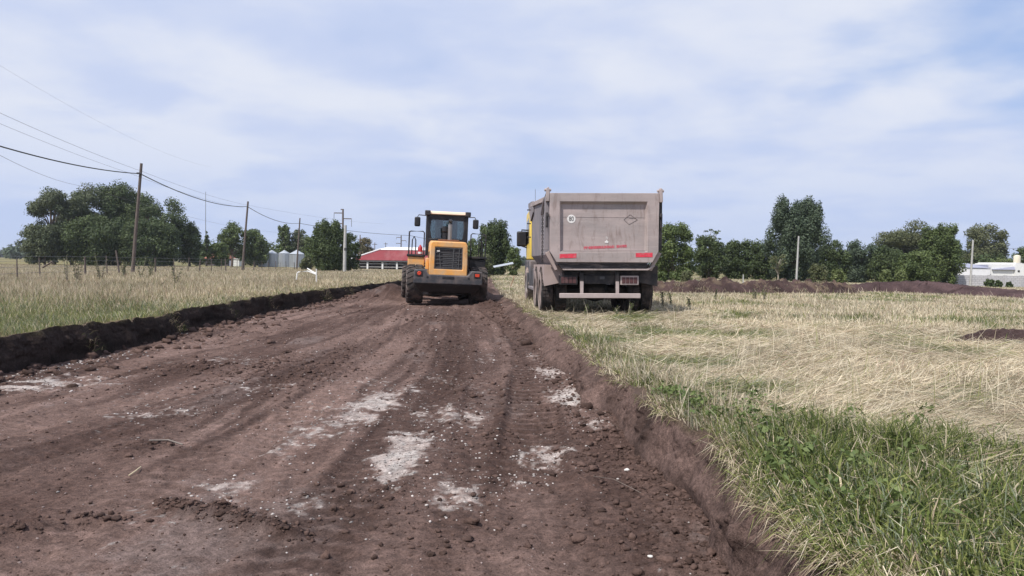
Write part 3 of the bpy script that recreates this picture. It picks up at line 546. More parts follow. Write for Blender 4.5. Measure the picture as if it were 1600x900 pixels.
def pick(n, tbl):
    names = list(tbl); p = np.stack([np.broadcast_to(np.asarray(tbl[k], float), (n,)) for k in names], -1); p = np.clip(p, 1e-4, None); c = np.cumsum(p / p.sum(1, keepdims=True), 1)
    idx = (rng.uniform(0, 1, (n, 1)) > c).sum(1); return np.stack([PAL[k] for k in names])[np.clip(idx, 0, len(names) - 1)]
def sample(side, N, a, b, e):
    q = 1 - e; y = (a ** q + rng.uniform(0, 1, N) * (b ** q - a ** q)) ** (1 / q)
    edge = xl_top(y) if side < 0 else xr_top(y); lim = side * (0.76 * y + 2.0)
    wd = side * (lim - edge); ok = (wd > 0) & (rng.uniform(0, 1, N) < wd / (0.80 * y + 1.0)); y = y[ok]; edge = edge[ok]; wd = wd[ok]
    x = edge + side * wd * rng.uniform(0, 1, len(y)); return x, y, edge
def not_mound(x, y):
    k = np.ones(len(x), bool)
    for c in MOUNDS:
        for j in range(0, len(c), 6):
            k &= (x - c[j, 0]) ** 2 + (y - c[j, 1]) ** 2 > (c[j, 2] * 0.9) ** 2
    return k
def left_grass():
    x, y, e = sample(-1, 420000, 7.0, 120, 0.75); n = len(x); de = e - x
    lod = (np.maximum(y, 9) / 9) ** 0.85
    nz = fbm(x * 0.25, y * 0.16, 3, 401); n2 = fbm(x * 1.2, y * 0.8, 3, 403)
    dry = np.clip(sstep(10, 26, y + 10 * nz + de * 0.35) * 1.0 + 0.35 * n2 - 0.35 * np.exp(-de / 0.8), 0, 1)
    col = pick(n, dict(pale=0.22 * dry + .05, straw=0.42 * dry + .10, tan=0.26 * dry + .06, rose=0.20 * dry + .02, lgreen=0.32 * (1 - dry) + .05, green=0.20 * (1 - dry) + .04, blue=0.40 * (1 - dry) + .05, dgreen=.08))
    col = col * rng.uniform(0.7, 1.15, (n, 1)) * (1 + .35 * fbm(x * .5, y * .35, 4, 407))[:, None]
    tall = sstep(0.2, 3.0, de) * sstep(9, 20, y + 6 * nz)
    L = (0.08 + 0.10 * rng.uniform(0, 1, n)) * (1 - tall) + tall * rng.uniform(0.16, 0.38, n) * (1 - 0.35 * sstep(30, 60, y))
    L = L * (1 + 0.35 * n2)
    w = 0.0055 * lod * rng.uniform(0.7, 1.3, n); az = rng.uniform(0, 6.283, n)
    t1 = np.abs(rng.normal(0.0, 0.28, n)) + 0.25 * (1 - tall); t2 = t1 + np.abs(rng.normal(0.35, 0.35, n))
    blades('meadow_grass', x, y, left_z(x, y) - 0.01, L, w, az, t1, t2, col, 'mixed green and dry meadow grass on the left field')
def right_grass():
    x, y, e = sample(1, 700000, 2.2, 110, 0.72); k = not_mound(x, y); x, y, e = x[k], y[k], e[k]; n = len(x); de = x - e
    lod = (np.maximum(y, 4) / 4) ** 0.8
    nz = fbm(x * 0.45, y * 0.3, 3, 411); n2 = fbm(x * 1.3, y * 0.9, 3, 413); n3 = fbm(x * 3.5, y * 3.0, 3, 415)
    near = sstep(5.1, 4.2, y + 1.2 * n2 + 0.28 * (x - 2)); strip = np.exp(-de / 0.6) * sstep(24, 12, y)
    patchg = sstep(0.12, 0.36, nz + 0.35 * n2) * 0.7
    g = np.clip(near * (0.72 + 0.5 * n3 + 0.3 * n2) + strip * 0.6 + patchg * (1 - near) * (0.35 + 0.65 * sstep(9, 16, y)) + 0.25 * n3 * (1 - near), 0.04, 1)
    g = np.clip(g + 0.6 * sstep(0.12, 0.38, n2 + .6 * nz) * (1 - near), 0, 0.95)
    col = pick(n, dict(pale=0.48 * (1 - g), straw=0.32 * (1 - g) + .05, tan=0.18 * (1 - g) + .05, rose=0.07 * (1 - g), lgreen=0.30 * g + .03, green=0.34 * g, dgreen=0.26 * g * near, blue=0.28 * g * (1 - 0.5 * near) + .02))
    col = col * rng.uniform(0.65, 1.2, (n, 1)) * (1.0 + .38 * fbm(x * 0.9 + 5, y * 0.7, 4, 417))[:, None]
    hay = sstep(4.0, 5.0, y + 1.0 * n2 + 0.28 * (x - 2)) * sstep(16, 11.5, y + 2 * nz) * sstep(0.35, 1.0, de)
    up = sstep(12, 17, y + 2 * nz)
    tk = np.exp(-(((x - 2.3) / 2.6) ** 2 + ((y - 17.2) / 2.6) ** 2))
    flat = rng.uniform(0, 1, n) < np.clip(hay * 0.97 + 0.7 * tk, 0, .97)
    L = np.where(flat, rng.uniform(0.14, 0.40, n), rng.uniform(0.06, 0.22, n) * (1 - 0.2 * near) * (1 - 0.45 * hay) * (1 - 0.75 * tk) * (1 - 0.35 * up * strip))
    L = L * (1 + 0.5 * near * sstep(-0.1, 0.4, n2)) * np.where(de < 0.3, 0.8, 1)
    w = (0.0040 + 0.0018 * near) * lod * rng.uniform(0.5, 1.4, n) * np.where(rng.uniform(0, 1, n) < .12 * near, 2.2, 1)
    azl = 0.15 + 1.1 * fbm(x * 0.5, y * 0.5, 2, 421) + np.where(rng.uniform(0, 1, n) < 0.5, np.pi, 0) + rng.normal(0, 0.45, n)
    azn = np.where(de < 0.25, np.pi + rng.normal(0, 0.8, n), rng.uniform(0, 6.283, n)); az = np.where(flat, azl, azn)
    t1 = np.where(flat, rng.normal(1.42, 0.12, n), np.abs(rng.normal(0.40 + 0.25 * near, 0.42, n))); t2 = np.where(flat, t1 + rng.normal(0.10, 0.22, n), t1 + np.abs(rng.normal(0.8 + .35 * near, 0.6, n)))
    z = right_z(x, y) - 0.01 + np.where(flat, rng.uniform(0.0, 0.07, n), 0)
    gap = 0.05 + 0.15 * np.clip(0.4 + 1.6 * fbm(y * 1.1, y * 0 + 7, 3, 425), 0, 1.3) * sstep(3.0, 5.0, y) + 0.05 * rng.normal(0, 1, n)
    k = (de > gap); x, y, z, L, w, az, t1, t2, col = x[k], y[k], z[k], L[k], w[k], az[k], t1[k], t2[k], col[k]
    blades('meadow_grass', x, y, z, L, w, az, t1, t2, col, 'flattened dry straw and green tufts on the right field')
    # taller pale stems standing out of the straw
    x, y, e = sample(1, 3800, 5.0, 45, 0.9); k = not_mound(x, y) & (fbm(x * 0.8, y * 0.8, 3, 431) > -0.02); x, y = x[k], y[k]; n = len(x)
    blades('grass_stems', x, y, right_z(x, y) - 0.01, rng.uniform(0.25, 0.55, n), 0.0032 * (np.maximum(y, 4) / 4) ** 0.8, rng.uniform(0, 6.28, n), np.abs(rng.normal(0.2, 0.2, n)), np.abs(rng.normal(0.5, 0.4, n)), pick(n, dict(pale=.6, straw=.3, lgreen=.1)), 'tall pale seed stems standing in the right field')
    # rank green tussocks in the near right corner
    cx = []; cy = []; sc = []
    for a, b, s in [(1.95, 4.75, 1.0), (2.25, 4.35, 1.1), (1.75, 4.25, .8), (2.7, 4.6, .9), (3.1, 4.2, .9), (1.55, 3.75, .7), (2.1, 3.6, .8), (2.7, 3.5, .8), (1.45, 5.2, .5), (3.4, 3.8, .8), (1.5, 3.3, .6), (1.35, 8.2, .5), (1.25, 9.5, .5), (1.25, 11.5, .5), (1.3, 7.2, .5)]:
        m = int(1700 * s * s); r = np.abs(rng.normal(0, 0.26 * s, m)); q = rng.uniform(0, 6.28, m); cx.append(a + r * np.cos(q)); cy.append(b + r * np.sin(q)); sc.append(np.full(m, s))
    x, y, s = map(np.concatenate, (cx, cy, sc)); k = x > xr_top(y) + 0.02; x, y, s = x[k], y[k], s[k]; n = len(x)
    blades('grass_tussock', x, y, right_z(x, y) - 0.02, s * rng.uniform(0.10, 0.32, n), 0.0060 * rng.uniform(.5, 1.5, n), rng.uniform(0, 6.28, n), np.abs(rng.normal(0.45, 0.4, n)), np.abs(rng.normal(1.15, 0.5, n)), pick(n, dict(dgreen=.36, green=.34, lgreen=.18, straw=.10, pale=.06)) * rng.uniform(.7, 1.25, (n, 1)), 'rank dark green grass tussocks at the near right corner')
    # fringe hanging over the edge of the right bank, and dry roots on its face
    n = 6500; y = 2.4 + rng.uniform(0, 1, n) ** 1.9 * 18; kk = fbm(y * 1.2, y * 0, 3, 441) + 0.3 * sstep(5.0, 4.2, y) > 0.08; y = y[kk]; n = len(y); x = xr_top(y) + rng.uniform(-0.02, 0.24, n)
    blades('bank_fringe_grass', x, y, right_z(x, y) - 0.015, rng.uniform(0.08, 0.26, n) * np.where(y < 5.2, 1.15, .75), 0.0048 * (np.maximum(y, 4) / 4) ** .7, np.pi + rng.normal(0, 0.6, n), rng.normal(1.05, 0.35, n), rng.normal(2.35, 0.4, n), pick(n, dict(pale=.08, straw=.24, tan=.26, lgreen=.24, green=.2)) * rng.uniform(.7, 1.2, (n, 1)), 'dry grass fringe hanging over the edge of the right bank')
    # fallen turf at the foot of the left bank
    n = 5200; y = 9 + rng.uniform(0, 1, n) * 22; kk = fbm(y * 0.9, y * 0, 3, 451) > 0.27; y = y[kk]; n = len(y); u = rng.uniform(-0.15, 0.3, n); x = xl_top(y) + u
    z = np.where(u < 0, left_z(x, y), 0.5 - 0.45 * sstep(-0.02, .3, u) + 0.05)
    blades('fallen_turf_grass', x, y, z, rng.uniform(.06, .2, n), 0.008 * np.ones(n), rng.normal(0, 0.9, n), rng.normal(0.8, .4, n), rng.normal(1.7, .5, n), pick(n, dict(tan=.4, rose=.2, green=.25, dgreen=.3)) * rng.uniform(.4, 1.0, (n, 1)), 'tufts of turf fallen down the left bank')
def broadleaf():
    n = 90; y = rng.uniform(3.0, 6.5, n); x = xr_top(y) + .15 + rng.exponential(.55, n); C = np.stack([x, y, right_z(x, y) + rng.uniform(.03, .12, n)], -1); Q = np.stack([rng.uniform(.05, .14, n), rng.uniform(.05, .14, n), rng.uniform(.03, .07, n)], -1)
    V, q, c = leaf_cloud(C, Q, np.full(n, 34), .026, ((.07, .11, .03), (.16, .2, .07)), rng); tag(np_mesh('broadleaf_weeds', V, q, None, M['leaf'], c), 'low broad leaved weeds among the near green grass', 'weeds', kind='stuff')
def berm_grass():
    n = 9000; c = MOUNDS[0]; j = rng.integers(0, len(c), n); x = c[j, 0] + rng.normal(0, .1, n); y = c[j, 1] + rng.uniform(-.95, .6, n) * c[j, 2]; k = fbm(x * 1.6, y * 1.6, 3, 461) > .08; x, y = x[k], y[k]; n = len(x)
    blades('turf_tufts', x, y, mound_z(x, y) + .02, rng.uniform(.1, .3, n), .018 * np.ones(n), rng.uniform(0, 6.28, n), rng.normal(.9, .5, n), rng.normal(1.5, .6, n), pick(n, dict(tan=.4, straw=.3, rose=.3, blue=.1)) * rng.uniform(.5, 1.0, (n, 1)), 'dry turf tufts lying on the cloddy berm')
left_grass(); right_grass(); berm_grass()

# ------------------------------------------------------------------ trees
LEAF = dict(euc=((0.062, 0.085, 0.040), (0.125, 0.14, 0.075)), dark=((0.042, 0.066, 0.027), (0.098, 0.128, 0.045)), mid=((0.070, 0.104, 0.034), (0.13, 0.165, 0.055)), olive=((0.085, 0.105, 0.045), (0.135, 0.14, 0.07)), light=((0.11, 0.14, 0.05), (0.17, 0.20, 0.075)), blue=((0.05, 0.078, 0.045), (0.10, 0.13, 0.08)), brown=((0.12, 0.11, 0.055), (0.17, 0.14, 0.08)))  # second tone of each pair brightened in colour to read as sunlit leaves
def leaf_cloud(C, Rr, N, ls, pal, r):
    # C (k,3) clump centres, Rr (k,3) radii, N leaves per clump
    k = np.repeat(np.arange(len(C)), N); n = len(k); d = r.normal(0, 1, (n, 3)); d /= np.linalg.norm(d, axis=1)[:, None]
    rad = r.uniform(0, 1, n) ** 0.42 * (1 + 0.10 * r.normal(0, 1, n)); P = C[k] + d * Rr[k] * rad[:, None]
    nrm = d * 0.8 + r.normal(0, 0.55, (n, 3)) + np.array([0, 0, 0.25]); nrm /= np.linalg.norm(nrm, axis=1)[:, None]
    t = np.cross(nrm, r.normal(0, 1, (n, 3))); t /= np.linalg.norm(t, axis=1)[:, None]; b = np.cross(nrm, t); s = ls * r.uniform(0.55, 1.4, n)[:, None]
    V = np.stack([P - t * s * 0.75, P - b * s * 0.38 + nrm * s * .1, P + t * s * 0.75, P + b * s * 0.38 + nrm * s * .1], 1).reshape(-1, 3); q = np.arange(n * 4).reshape(-1, 4)
    a, c = np.array(pal[0]), np.array(pal[1]); ck = r.uniform(0, 1, len(C))[k]; m = np.clip(0.5 * ck + 0.5 * r.uniform(0, 1, n), 0, 1)[:, None]; col = (a * (1 - m) + c * m) * r.uniform(0.75, 1.25, (n, 1))
    return V, q, np.repeat(col, 4, 0)
TREES = []
def tree(px, top, base, d, wpx, style, pal, label, name='tree', cat='tree', lean=0, seed=None, leafk=1.0, dens=1.0, group=None, bark='bark', low=0.12):
    r = np.random.default_rng(seed if seed is not None else int(px * 31 + top * 7 + d))
    x = X(px, d); zb = gz(x, d); zt = Z(px, top, d); H = zt - zb; Wd = wpx / F * d; ls = 0.0018 * d * leafk
    root = thing(name, label, cat, (x, d, zb), group=group)
    C = []; Q = []
    if style == 'euc':
        nl = max(6, int(7 + Wd * 0.55))
        for i in range(nl):
            a = 6.283 * (i + r.uniform(-.3, .3)) / nl; rr = Wd * 0.5 * r.uniform(0.25, 0.80); hz = H * r.uniform(0.42, 0.90) * (1 - 0.28 * (rr / (Wd * .5)) ** 2)
            c0 = np.array([rr * math.cos(a) + lean * hz, rr * math.sin(a) * 0.8, hz])
            for j in range(5):
                q = Wd * r.uniform(0.07, 0.14); C.append(c0 + r.normal(0, 1, 3) * Wd * np.array([.10, .08, .05])); Q.append((q * 1.25, q * 1.2, q * 0.85))
        C.append(np.array([lean * H, 0, H * 0.88])); Q.append((Wd * .16, Wd * .16, H * .11)); C.append(np.array([lean * H + Wd * .1, 0, H * 0.8])); Q.append((Wd * .2, Wd * .2, H * .13))
        for i in range(int(5 + Wd * .5)): C.append(np.array([r.normal(0, Wd * 0.2), r.normal(0, Wd * 0.18), H * r.uniform(max(low, .15), 0.55)])); q = Wd * r.uniform(.09, .15); Q.append((q * 1.2, q, q * .9))
    elif style == 'round':
        n = 62
        for i in range(n):
            zz = r.uniform(low, 0.93); pr = math.sin(math.pi * min(1, max(0.06, (zz * 0.80 + 0.12)))) ** 0.7; a = r.uniform(0, 6.283); rr = Wd * 0.42 * pr * r.uniform(0.45, 1.0)
            q = Wd * r.uniform(0.09, 0.16); C.append(np.array([rr * math.cos(a) + lean * H * zz, rr * math.sin(a), H * zz])); Q.append((q, q, q * 0.95))
        C.append(np.array([lean * H, 0, H * .5])); Q.append((Wd * .36, Wd * .36, H * .40))
    elif style == 'spiky':
        n = 85
        for i in range(n):
            zz = r.uniform(low, 0.9); pr = (math.sin(math.pi * (0.22 + 0.70 * zz)) ** 0.8) * (1 if zz > .3 else 0.85); a = r.uniform(0, 6.283); rr = Wd * 0.42 * pr * r.uniform(0.35, 1.0)
            q = Wd * r.uniform(0.065, 0.115); C.append(np.array([rr * math.cos(a), rr * math.sin(a), H * zz])); Q.append((q, q, q * 1.6))
        for i in range(9): C.append(np.array([r.uniform(-.27, .27) * Wd, r.uniform(-.2, .2) * Wd, H * r.uniform(.82, .93)])); Q.append((Wd * .05, Wd * .05, H * .085))
        C.append(np.array([0, 0, H * .45])); Q.append((Wd * .32, Wd * .32, H * .40)); C.append(np.array([0, 0, H * .70])); Q.append((Wd * .24, Wd * .24, H * .22))
    elif style == 'cone':
        for i in range(34):
            zz = r.uniform(0.08, 0.97); a = r.uniform(0, 6.283); rr = Wd * 0.45 * (1 - zz) * r.uniform(.5, 1); q = Wd * (.07 + .12 * (1 - zz)); C.append(np.array([rr * math.cos(a), rr * math.sin(a), H * zz])); Q.append((q, q, q))
    elif style == 'airy':
        for i in range(30):
            zz = r.uniform(0.35, 0.97); a = r.uniform(0, 6.283); rr = Wd * .5 * r.uniform(0.1, 1.0) * (0.4 + zz * .6); q = Wd * r.uniform(.06, .12); C.append(np.array([rr * math.cos(a), rr * math.sin(a), H * zz])); Q.append((q * 1.4, q * 1.4, q * .5))
    C = np.array(C); Q = np.array(Q); vol = (Q[:, 0] * Q[:, 2]); per = np.clip((vol / ls ** 2 * 13 * dens), 20, 2600).astype(int)
    V, q, col = leaf_cloud(C, Q, per, ls, LEAF[pal], r); o = np_mesh('crown', V, q, None, M['leaf'], col, parent=root)
    mb = MB(); tr = max(0.05, 0.022 * H); top_ = Vector((lean * H * .8, 0, H * 0.72))
    pts = [Vector((0, 0, -0.15)), Vector((r.normal(0, .02) * H, 0, H * 0.22)), Vector((top_.x * .6 + r.normal(0, .02) * H, r.normal(0, .02) * H, H * 0.48)), top_]
    mb.tube(pts, [tr * 1.3, tr, tr * .75, tr * .3], 8)
    for i in r.choice(len(C), min(len(C), 16), replace=False):
        c = Vector(C[i]); s0 = min(max(0.12, c.z / H * 0.55), 0.62); b0 = pts[1].lerp(pts[2], (s0 - .22) / .26) if s0 > .22 else pts[0].lerp(pts[1], s0 / .22)
        mb.tube([b0, b0.lerp(c, .5) + Vector((0, 0, .05 * H)), c], [tr * .5, tr * .33, tr * .12], 5)
    mb.build('trunk', M[bark], root, smooth=True)
    return root
GL = 'tall eucalyptus grove left of the road'
tree(206, 303, 404, 131, 84, 'round', 'dark', 'dark rounded crown at the back of the grove, right of its tallest tree', group=GL, low=.1)
tree(112, 312, 404, 128, 70, 'round', 'euc', 'rounded crown at the back of the grove, between the two leftmost eucalypts', group=GL, low=.1)
tree(84, 290, 404, 118, 92, 'euc', 'euc', 'leftmost eucalyptus of the grove with a lopsided open crown', 'eucalyptus_tree', group=GL, lean=-.05, low=.1)
tree(70, 352, 404, 112, 66, 'round', 'euc', 'low bushy tree at the left foot of the eucalyptus grove', group=GL)
tree(136, 284, 404, 122, 84, 'euc', 'euc', 'second eucalyptus from the left in the grove, with a broad crown', 'eucalyptus_tree', group=GL)
tree(186, 280, 404, 126, 92, 'euc', 'dark', 'tallest eucalyptus of the grove, right behind the nearest wooden pole', 'eucalyptus_tree', group=GL)
tree(228, 300, 404, 124, 80, 'euc', 'dark', 'dark eucalyptus just right of the nearest wooden pole', 'eucalyptus_tree', group=GL)
tree(268, 306, 404, 122, 70, 'euc', 'dark', 'rightmost eucalyptus of the grove with a dark domed crown', 'eucalyptus_tree', group=GL)
tree(150, 335, 404, 116, 110, 'round', 'dark', 'dark undergrowth tree in the shade of the left half of the grove', group=GL, low=.05)
tree(232, 345, 405, 117, 100, 'round', 'dark', 'dark undergrowth tree in the shade of the right half of the grove', group=GL, low=.05)
tree(297, 352, 405, 125, 44, 'round', 'dark', 'low dark tree at the right end of the eucalyptus grove', group=GL)
tree(322, 361, 406, 140, 26, 'cone', 'dark', 'small dark conifer between the grove and the second pole', 'conifer_tree')
tree(362, 343, 406, 135, 50, 'euc', 'mid', 'rounded green tree behind the second wooden pole', 'tree', low=.1)
tree(398, 358, 407, 138, 48, 'round', 'mid', 'bushy tree just right of the second wooden pole', 'tree')
tree(342, 378, 407, 128, 36, 'round', 'mid', 'low bush beside the red roofed cottage', 'shrub', 'shrub')
tree(444, 350, 410, 150, 30, 'spiky', 'mid', 'narrow upright tree behind the grain silos', 'poplar_tree')
tree(468, 358, 410, 152, 40, 'round', 'euc', 'rounded tree rising behind the rightmost silo', 'tree')
tree(486, 366, 412, 130, 30, 'round', 'mid', 'small tree between the silos and the big dark tree', 'tree')
tree(515, 343, 418, 88, 74, 'spiky', 'dark', 'big dark green tree left of the concrete pole', 'tree', low=.04)
tree(546, 362, 418, 92, 36, 'round', 'dark', 'dark tree directly behind the concrete pole', 'tree', low=.04)
tree(570, 371, 415, 150, 32, 'round', 'brown', 'small olive brown tree over the left end of the red roof', 'tree')
tree(479, 402, 413, 100, 24, 'round', 'olive', 'low olive bush at the foot of the third pole', 'shrub', 'shrub', low=.05)
tree(770, 344, 420, 78, 72, 'spiky', 'dark', 'dark green tree between the loader and the truck', 'tree', low=.04)
tree(803, 384, 423, 74, 28, 'round', 'mid', 'small bushy tree beside the cab of the truck', 'tree', low=.05)
tree(752, 398, 424, 70, 40, 'round', 'olive', 'low olive bush right behind the loader', 'shrub', 'shrub', low=.05)
tree(738, 372, 420, 100, 34, 'round', 'mid', 'lighter green tree showing past the right side of the loader cab', 'tree', low=.05)
tree(1052, 350, 434, 62, 76, 'round', 'mid', 'dense rounded green tree just right of the truck', 'tree', low=.06, dens=1.2)
tree(1106, 366, 434, 78, 58, 'round', 'dark', 'dark tree second from the truck in the tree line', 'tree', low=.04)
tree(1108, 356, 434, 80, 44, 'airy', 'dark', 'open feathery tree top above the tree line right of the truck', 'feathery_tree', dens=.5, bark='bark')
tree(1150, 376, 434, 82, 66, 'round', 'dark', 'dark tree midway between the truck and the tall pole at right', 'tree', low=.03)
tree(1190, 374, 434, 80, 56, 'round', 'dark', 'dark tree at the left side of the tallest tree on the right', 'tree', low=.03)
tree(1243, 308, 434, 74, 116, 'spiky', 'blue', 'tallest tree on the right, grey green with a ragged top', 'tree', low=.05, dens=1.1)
tree(1300, 376, 434, 86, 62, 'round', 'dark', 'dark tree directly right of the tallest tree', 'tree', low=.03)
tree(1345, 376, 435, 90, 62, 'round', 'blue', 'blue green tree between the tallest tree and the broad olive one', 'tree', low=.03)
tree(1412, 358, 436, 96, 104, 'euc', 'olive', 'broad olive brown tree in the middle of the right tree line', 'tree', low=.05)
tree(1385, 385, 436, 84, 60, 'round', 'dark', 'low dark tree in front of the broad olive one', 'tree', low=.03)
tree(1466, 349, 438, 78, 78, 'spiky', 'mid', 'large green tree left of the white house', 'tree', low=.05)
tree(1484, 385, 440, 80, 28, 'round', 'dark', 'dark bushy tree touching the left end of the white house', 'tree', low=.03)
tree(1430, 395, 438, 72, 66, 'round', 'mid', 'low green tree behind the smooth dark earth heap', 'tree', low=.04)
tree(1538, 353, 430, 118, 80, 'round', 'olive', 'large olive tree behind the white house', 'tree', low=.05)
tree(1598, 384, 432, 120, 34, 'round', 'mid', 'green tree behind the cream water tank', 'tree', low=.05)
tree(1500, 392, 432, 120, 40, 'round', 'dark', 'dark low tree behind the left part of the white house', 'tree', low=.05)
tree(1550, 398, 432, 116, 70, 'round', 'dark', 'dark hedge like tree showing above the white roof', 'tree', low=.05)
tree(1566, 405, 424, 108, 44, 'round', 'light', 'pale yellow green shrub above the roof of the white house', 'shrub', 'shrub', low=.3)
tree(1216, 396, 434, 60, 32, 'airy', 'olive', 'pale bare stemmed shrub left of the pole at right', 'shrub', 'shrub', dens=.3, bark='pale_bark')
for px, top, w, p, lab in [(1310, 420, 26, 'light', 'light green shrub behind the cloddy berm right of the pole'), (1384, 420, 22, 'light', 'light green shrub behind the smooth earth heap'), (1278, 412, 34, 'olive', 'olive shrub at the foot of the tallest tree on the right'), (1072, 424, 20, 'olive', 'small olive shrub behind the left end of the cloddy berm'), (1408, 422, 24, 'light', 'second light green shrub behind the smooth earth heap'), (1034, 424, 20, 'mid', 'small green shrub close beside the truck body')]:
    tree(px, top, 436, 56, w, 'round', p, lab, 'shrub', 'shrub', low=.05)
for px, top, w, lab in [(1546, 436, 16, 'dark weedy bush in front of the block wall, nearest the pole'), (1560, 438, 12, 'small dark bush in front of the middle of the block wall'), (1577, 441, 10, 'tiny bush in front of the block wall below the water tank')]:
    tree(px, top, 446, 70, w, 'round', 'dark', lab, 'shrub', 'shrub', low=.05)
tree(18, 386, 400, 420, 26, 'round', 'mid', 'single green tree at the far left standing before the distant wood', 'tree', low=.05, leafk=.8)
def far_wood(label, x0, x1, y0, y1, h, n, pal, ls):
    r = np.random.default_rng(int(abs(x0) + y0)); t = r.uniform(0, 1, n); x = x0 + (x1 - x0) * t; y = y0 + (y1 - y0) * t + r.normal(0, 6, n); hh = h * r.uniform(.55, 1.15, n) * (1 + .3 * fbm(t * 30, t * 0, 3, 5)); C = np.stack([x, y, ground_z(x, y) + hh * .5], -1); Q = np.stack([hh * .55, hh * .55, hh * .5], -1)
    V, q, c = leaf_cloud(C, Q, np.full(n, 260), ls, LEAF[pal], r); tag(np_mesh('distant_wood', V, q, None, M['leaf'], c), label, 'wood', kind='stuff')
far_wood('far wood on the horizon at the left', -620, -240, 640, 700, 9, 110, 'blue', 1.6)
far_wood('far wood closing the horizon behind the road', -230, 60, 330, 360, 6, 90, 'blue', .9)
far_wood('low wood behind the grain silos and the second pole', -72, -40, 165, 175, 5.2, 60, 'dark', .38)
far_wood('low dark wood behind the trees on the right', 20, 150, 112, 140, 5.4, 120, 'dark', .36)

broadleaf()
# ------------------------------------------------------------------ weeds
def weed(x, y, h, label, pal='mid', s=1.0):
    r = np.random.default_rng(int(abs(x * 97) + y * 13)); z = gz(x, y); root = thing('weed', label, 'weed', (x, y, z), group='tall weeds standing in the grass')
    mb = MB(); C = []; Q = []
    for i in range(r.integers(2, 5)):
        a = r.uniform(0, 6.28); t = Vector((math.cos(a) * h * .18, math.sin(a) * h * .18, h * r.uniform(.7, 1))); mb.tube([(0, 0, -.05), t * .5 + Vector((0, 0, .04)), t], [.014 * s, .011 * s, .005 * s], 5)
        for j in range(16): f = (j + 1) / 16; C.append(np.array(t * f) + r.normal(0, .02, 3)); Q.append((h * .085 * (1.15 - f * .8), h * .085 * (1.15 - f * .8), h * .03))
    mb.build('stem', M['grey_wood'], root)
    V, q, c = leaf_cloud(np.array(C), np.array(Q), np.full(len(C), 6), .034 * s * max(1, y / 26), LEAF[pal], r); np_mesh('leaves', V, q, None, M['leaf'], c, parent=root)
for px, d, h, lab in [(105, 27, 1.15, 'tall leafy weed left of the eucalyptus grove, leftmost of the close pair'), (120, 27.5, 1.05, 'tall leafy weed, right one of the close pair in the left field'), (157, 30, 1.2, 'single tall weed between the close pair and the leaning fence post'), (194, 36, 1.0, 'weed beside the leaning fence post'), (220, 34, 1.15, 'tall weed just right of the nearest wooden pole'), (235, 37, 1.0, 'smaller weed right of the nearest wooden pole'), (275, 27, .8, 'thin dark weed in the dry grass right of the nearest pole')]:
    weed(X(px, d), d, h, lab, 'olive', .9)
for px, d, h, lab in [(1117, 27, .5, 'dark brown weed clump in the mown field before the cloddy berm'), (1180, 27, .45, 'left one of two thin weeds in the mown field before the berm'), (1194, 27, .5, 'right one of two thin weeds in the mown field before the berm'), (1036, 21.5, .5, 'dark weed in the shadow right of the truck'), (1050, 22, .42, 'weed at the edge of the shadow right of the truck'), (1078, 21, .35, 'low green weed right of the truck shadow'), (915, 17.3, .32, 'small yellowish weed below the rear bar of the truck'), (965, 17.4, .28, 'small weed below the right half of the rear bar'), (985, 17.5, .34, 'small weed by the right rear tyres of the truck')]:
    weed(X(px, d), d, h, lab, 'dark' if px > 1000 and px < 1130 else 'light' if px < 1000 else 'olive', .45 if px < 1000 else .7)

# ------------------------------------------------------------------ poles, cables, fence
def wood_pole(px_b, px_t, top, d, r, label, name='utility_pole', m='wood_pole', grp='wooden poles carrying the cable along the left field'):
    xb, xt = X(px_b, d), X(px_t, d); zt = Z(px_t, top, d); zb = gz(xb, d)
    root = thing(name, label, 'pole', (xb, d, zb), group=grp)
    H = zt - zb; dx = xt - xb
    MB().tube([(0, 0, -.3), (dx * .35, 0, H * .35), (dx, 0, H)], [r * 1.15, r, r * .8], 12).build('shaft', M[m], root, smooth=True)
    return root, Vector((xt, d, zt))
p1, t1_ = wood_pole(206, 221, 256, 45, .095, 'nearest and tallest leaning wooden pole in the left field')
MB().box(.38, .62, -.2, -.12, 6.0, 6.1).build('bracket', M['steel'], p1)
p2, t2_ = wood_pole(378, 387, 315, 74, .105, 'second leaning wooden pole, left of the grain silos')
p3, t3_ = wood_pole(463, 468, 341, 105, .11, 'third wooden pole, standing in front of the grain silos')
def cable(pts, sag, r, label, m='cable', name='overhead_cable', grp='overhead lines'):
    P = []
    for a, b, s in zip(pts[:-1], pts[1:], sag):
        a, b = Vector(a), Vector(b)
        for i in range(25):
            t = i / 24; p = a.lerp(b, t); p.z -= s * 4 * t * (1 - t)
            if not P or (p - P[-1]).length > 1e-3: P.append(p)
    tag(MB().tube(P, r, 6).build(name, M[m], smooth=True), label, 'cable', grp)
def A(px, py, d): return Vector((X(px, d), d, Z(px, py, d)))
P0 = Vector((-18.7, 16, 7.1))
c1, c2, c3 = A(219, 272, 44.8), A(386, 323, 73.8), A(467, 349, 104.8)
P4 = A(700, 372, 118)
cable([P0 + Vector((0, 0, -.4)), c1, c2, c3, A(640, 368, 118), A(720, 380, 150)], [.75, .55, .55, .3, .2], .028, 'thick black cable sagging from pole to pole along the left field')
cable([P0 + Vector((0, 0, 1.2)), A(221, 268, 44.9), A(387, 321, 73.9), A(600, 350, 130)], [.35, .2, .3, .3], .007, 'upper thin wire running to the top of the nearest pole', 'wire')
cable([P0 + Vector((-.2, 0, .75)), A(205, 272, 45.1), A(380, 325, 74.2)], [.3, .25], .006, 'lower thin wire just under the upper one at the nearest pole', 'wire')
cable([A(-80, 216, 30), A(0, 243, 32), A(128, 291, 50), A(420, 362, 120), A(560, 366, 180)], [0, .2, .5, .4], .008, 'thin wire passing behind the eucalyptus grove', 'wire')
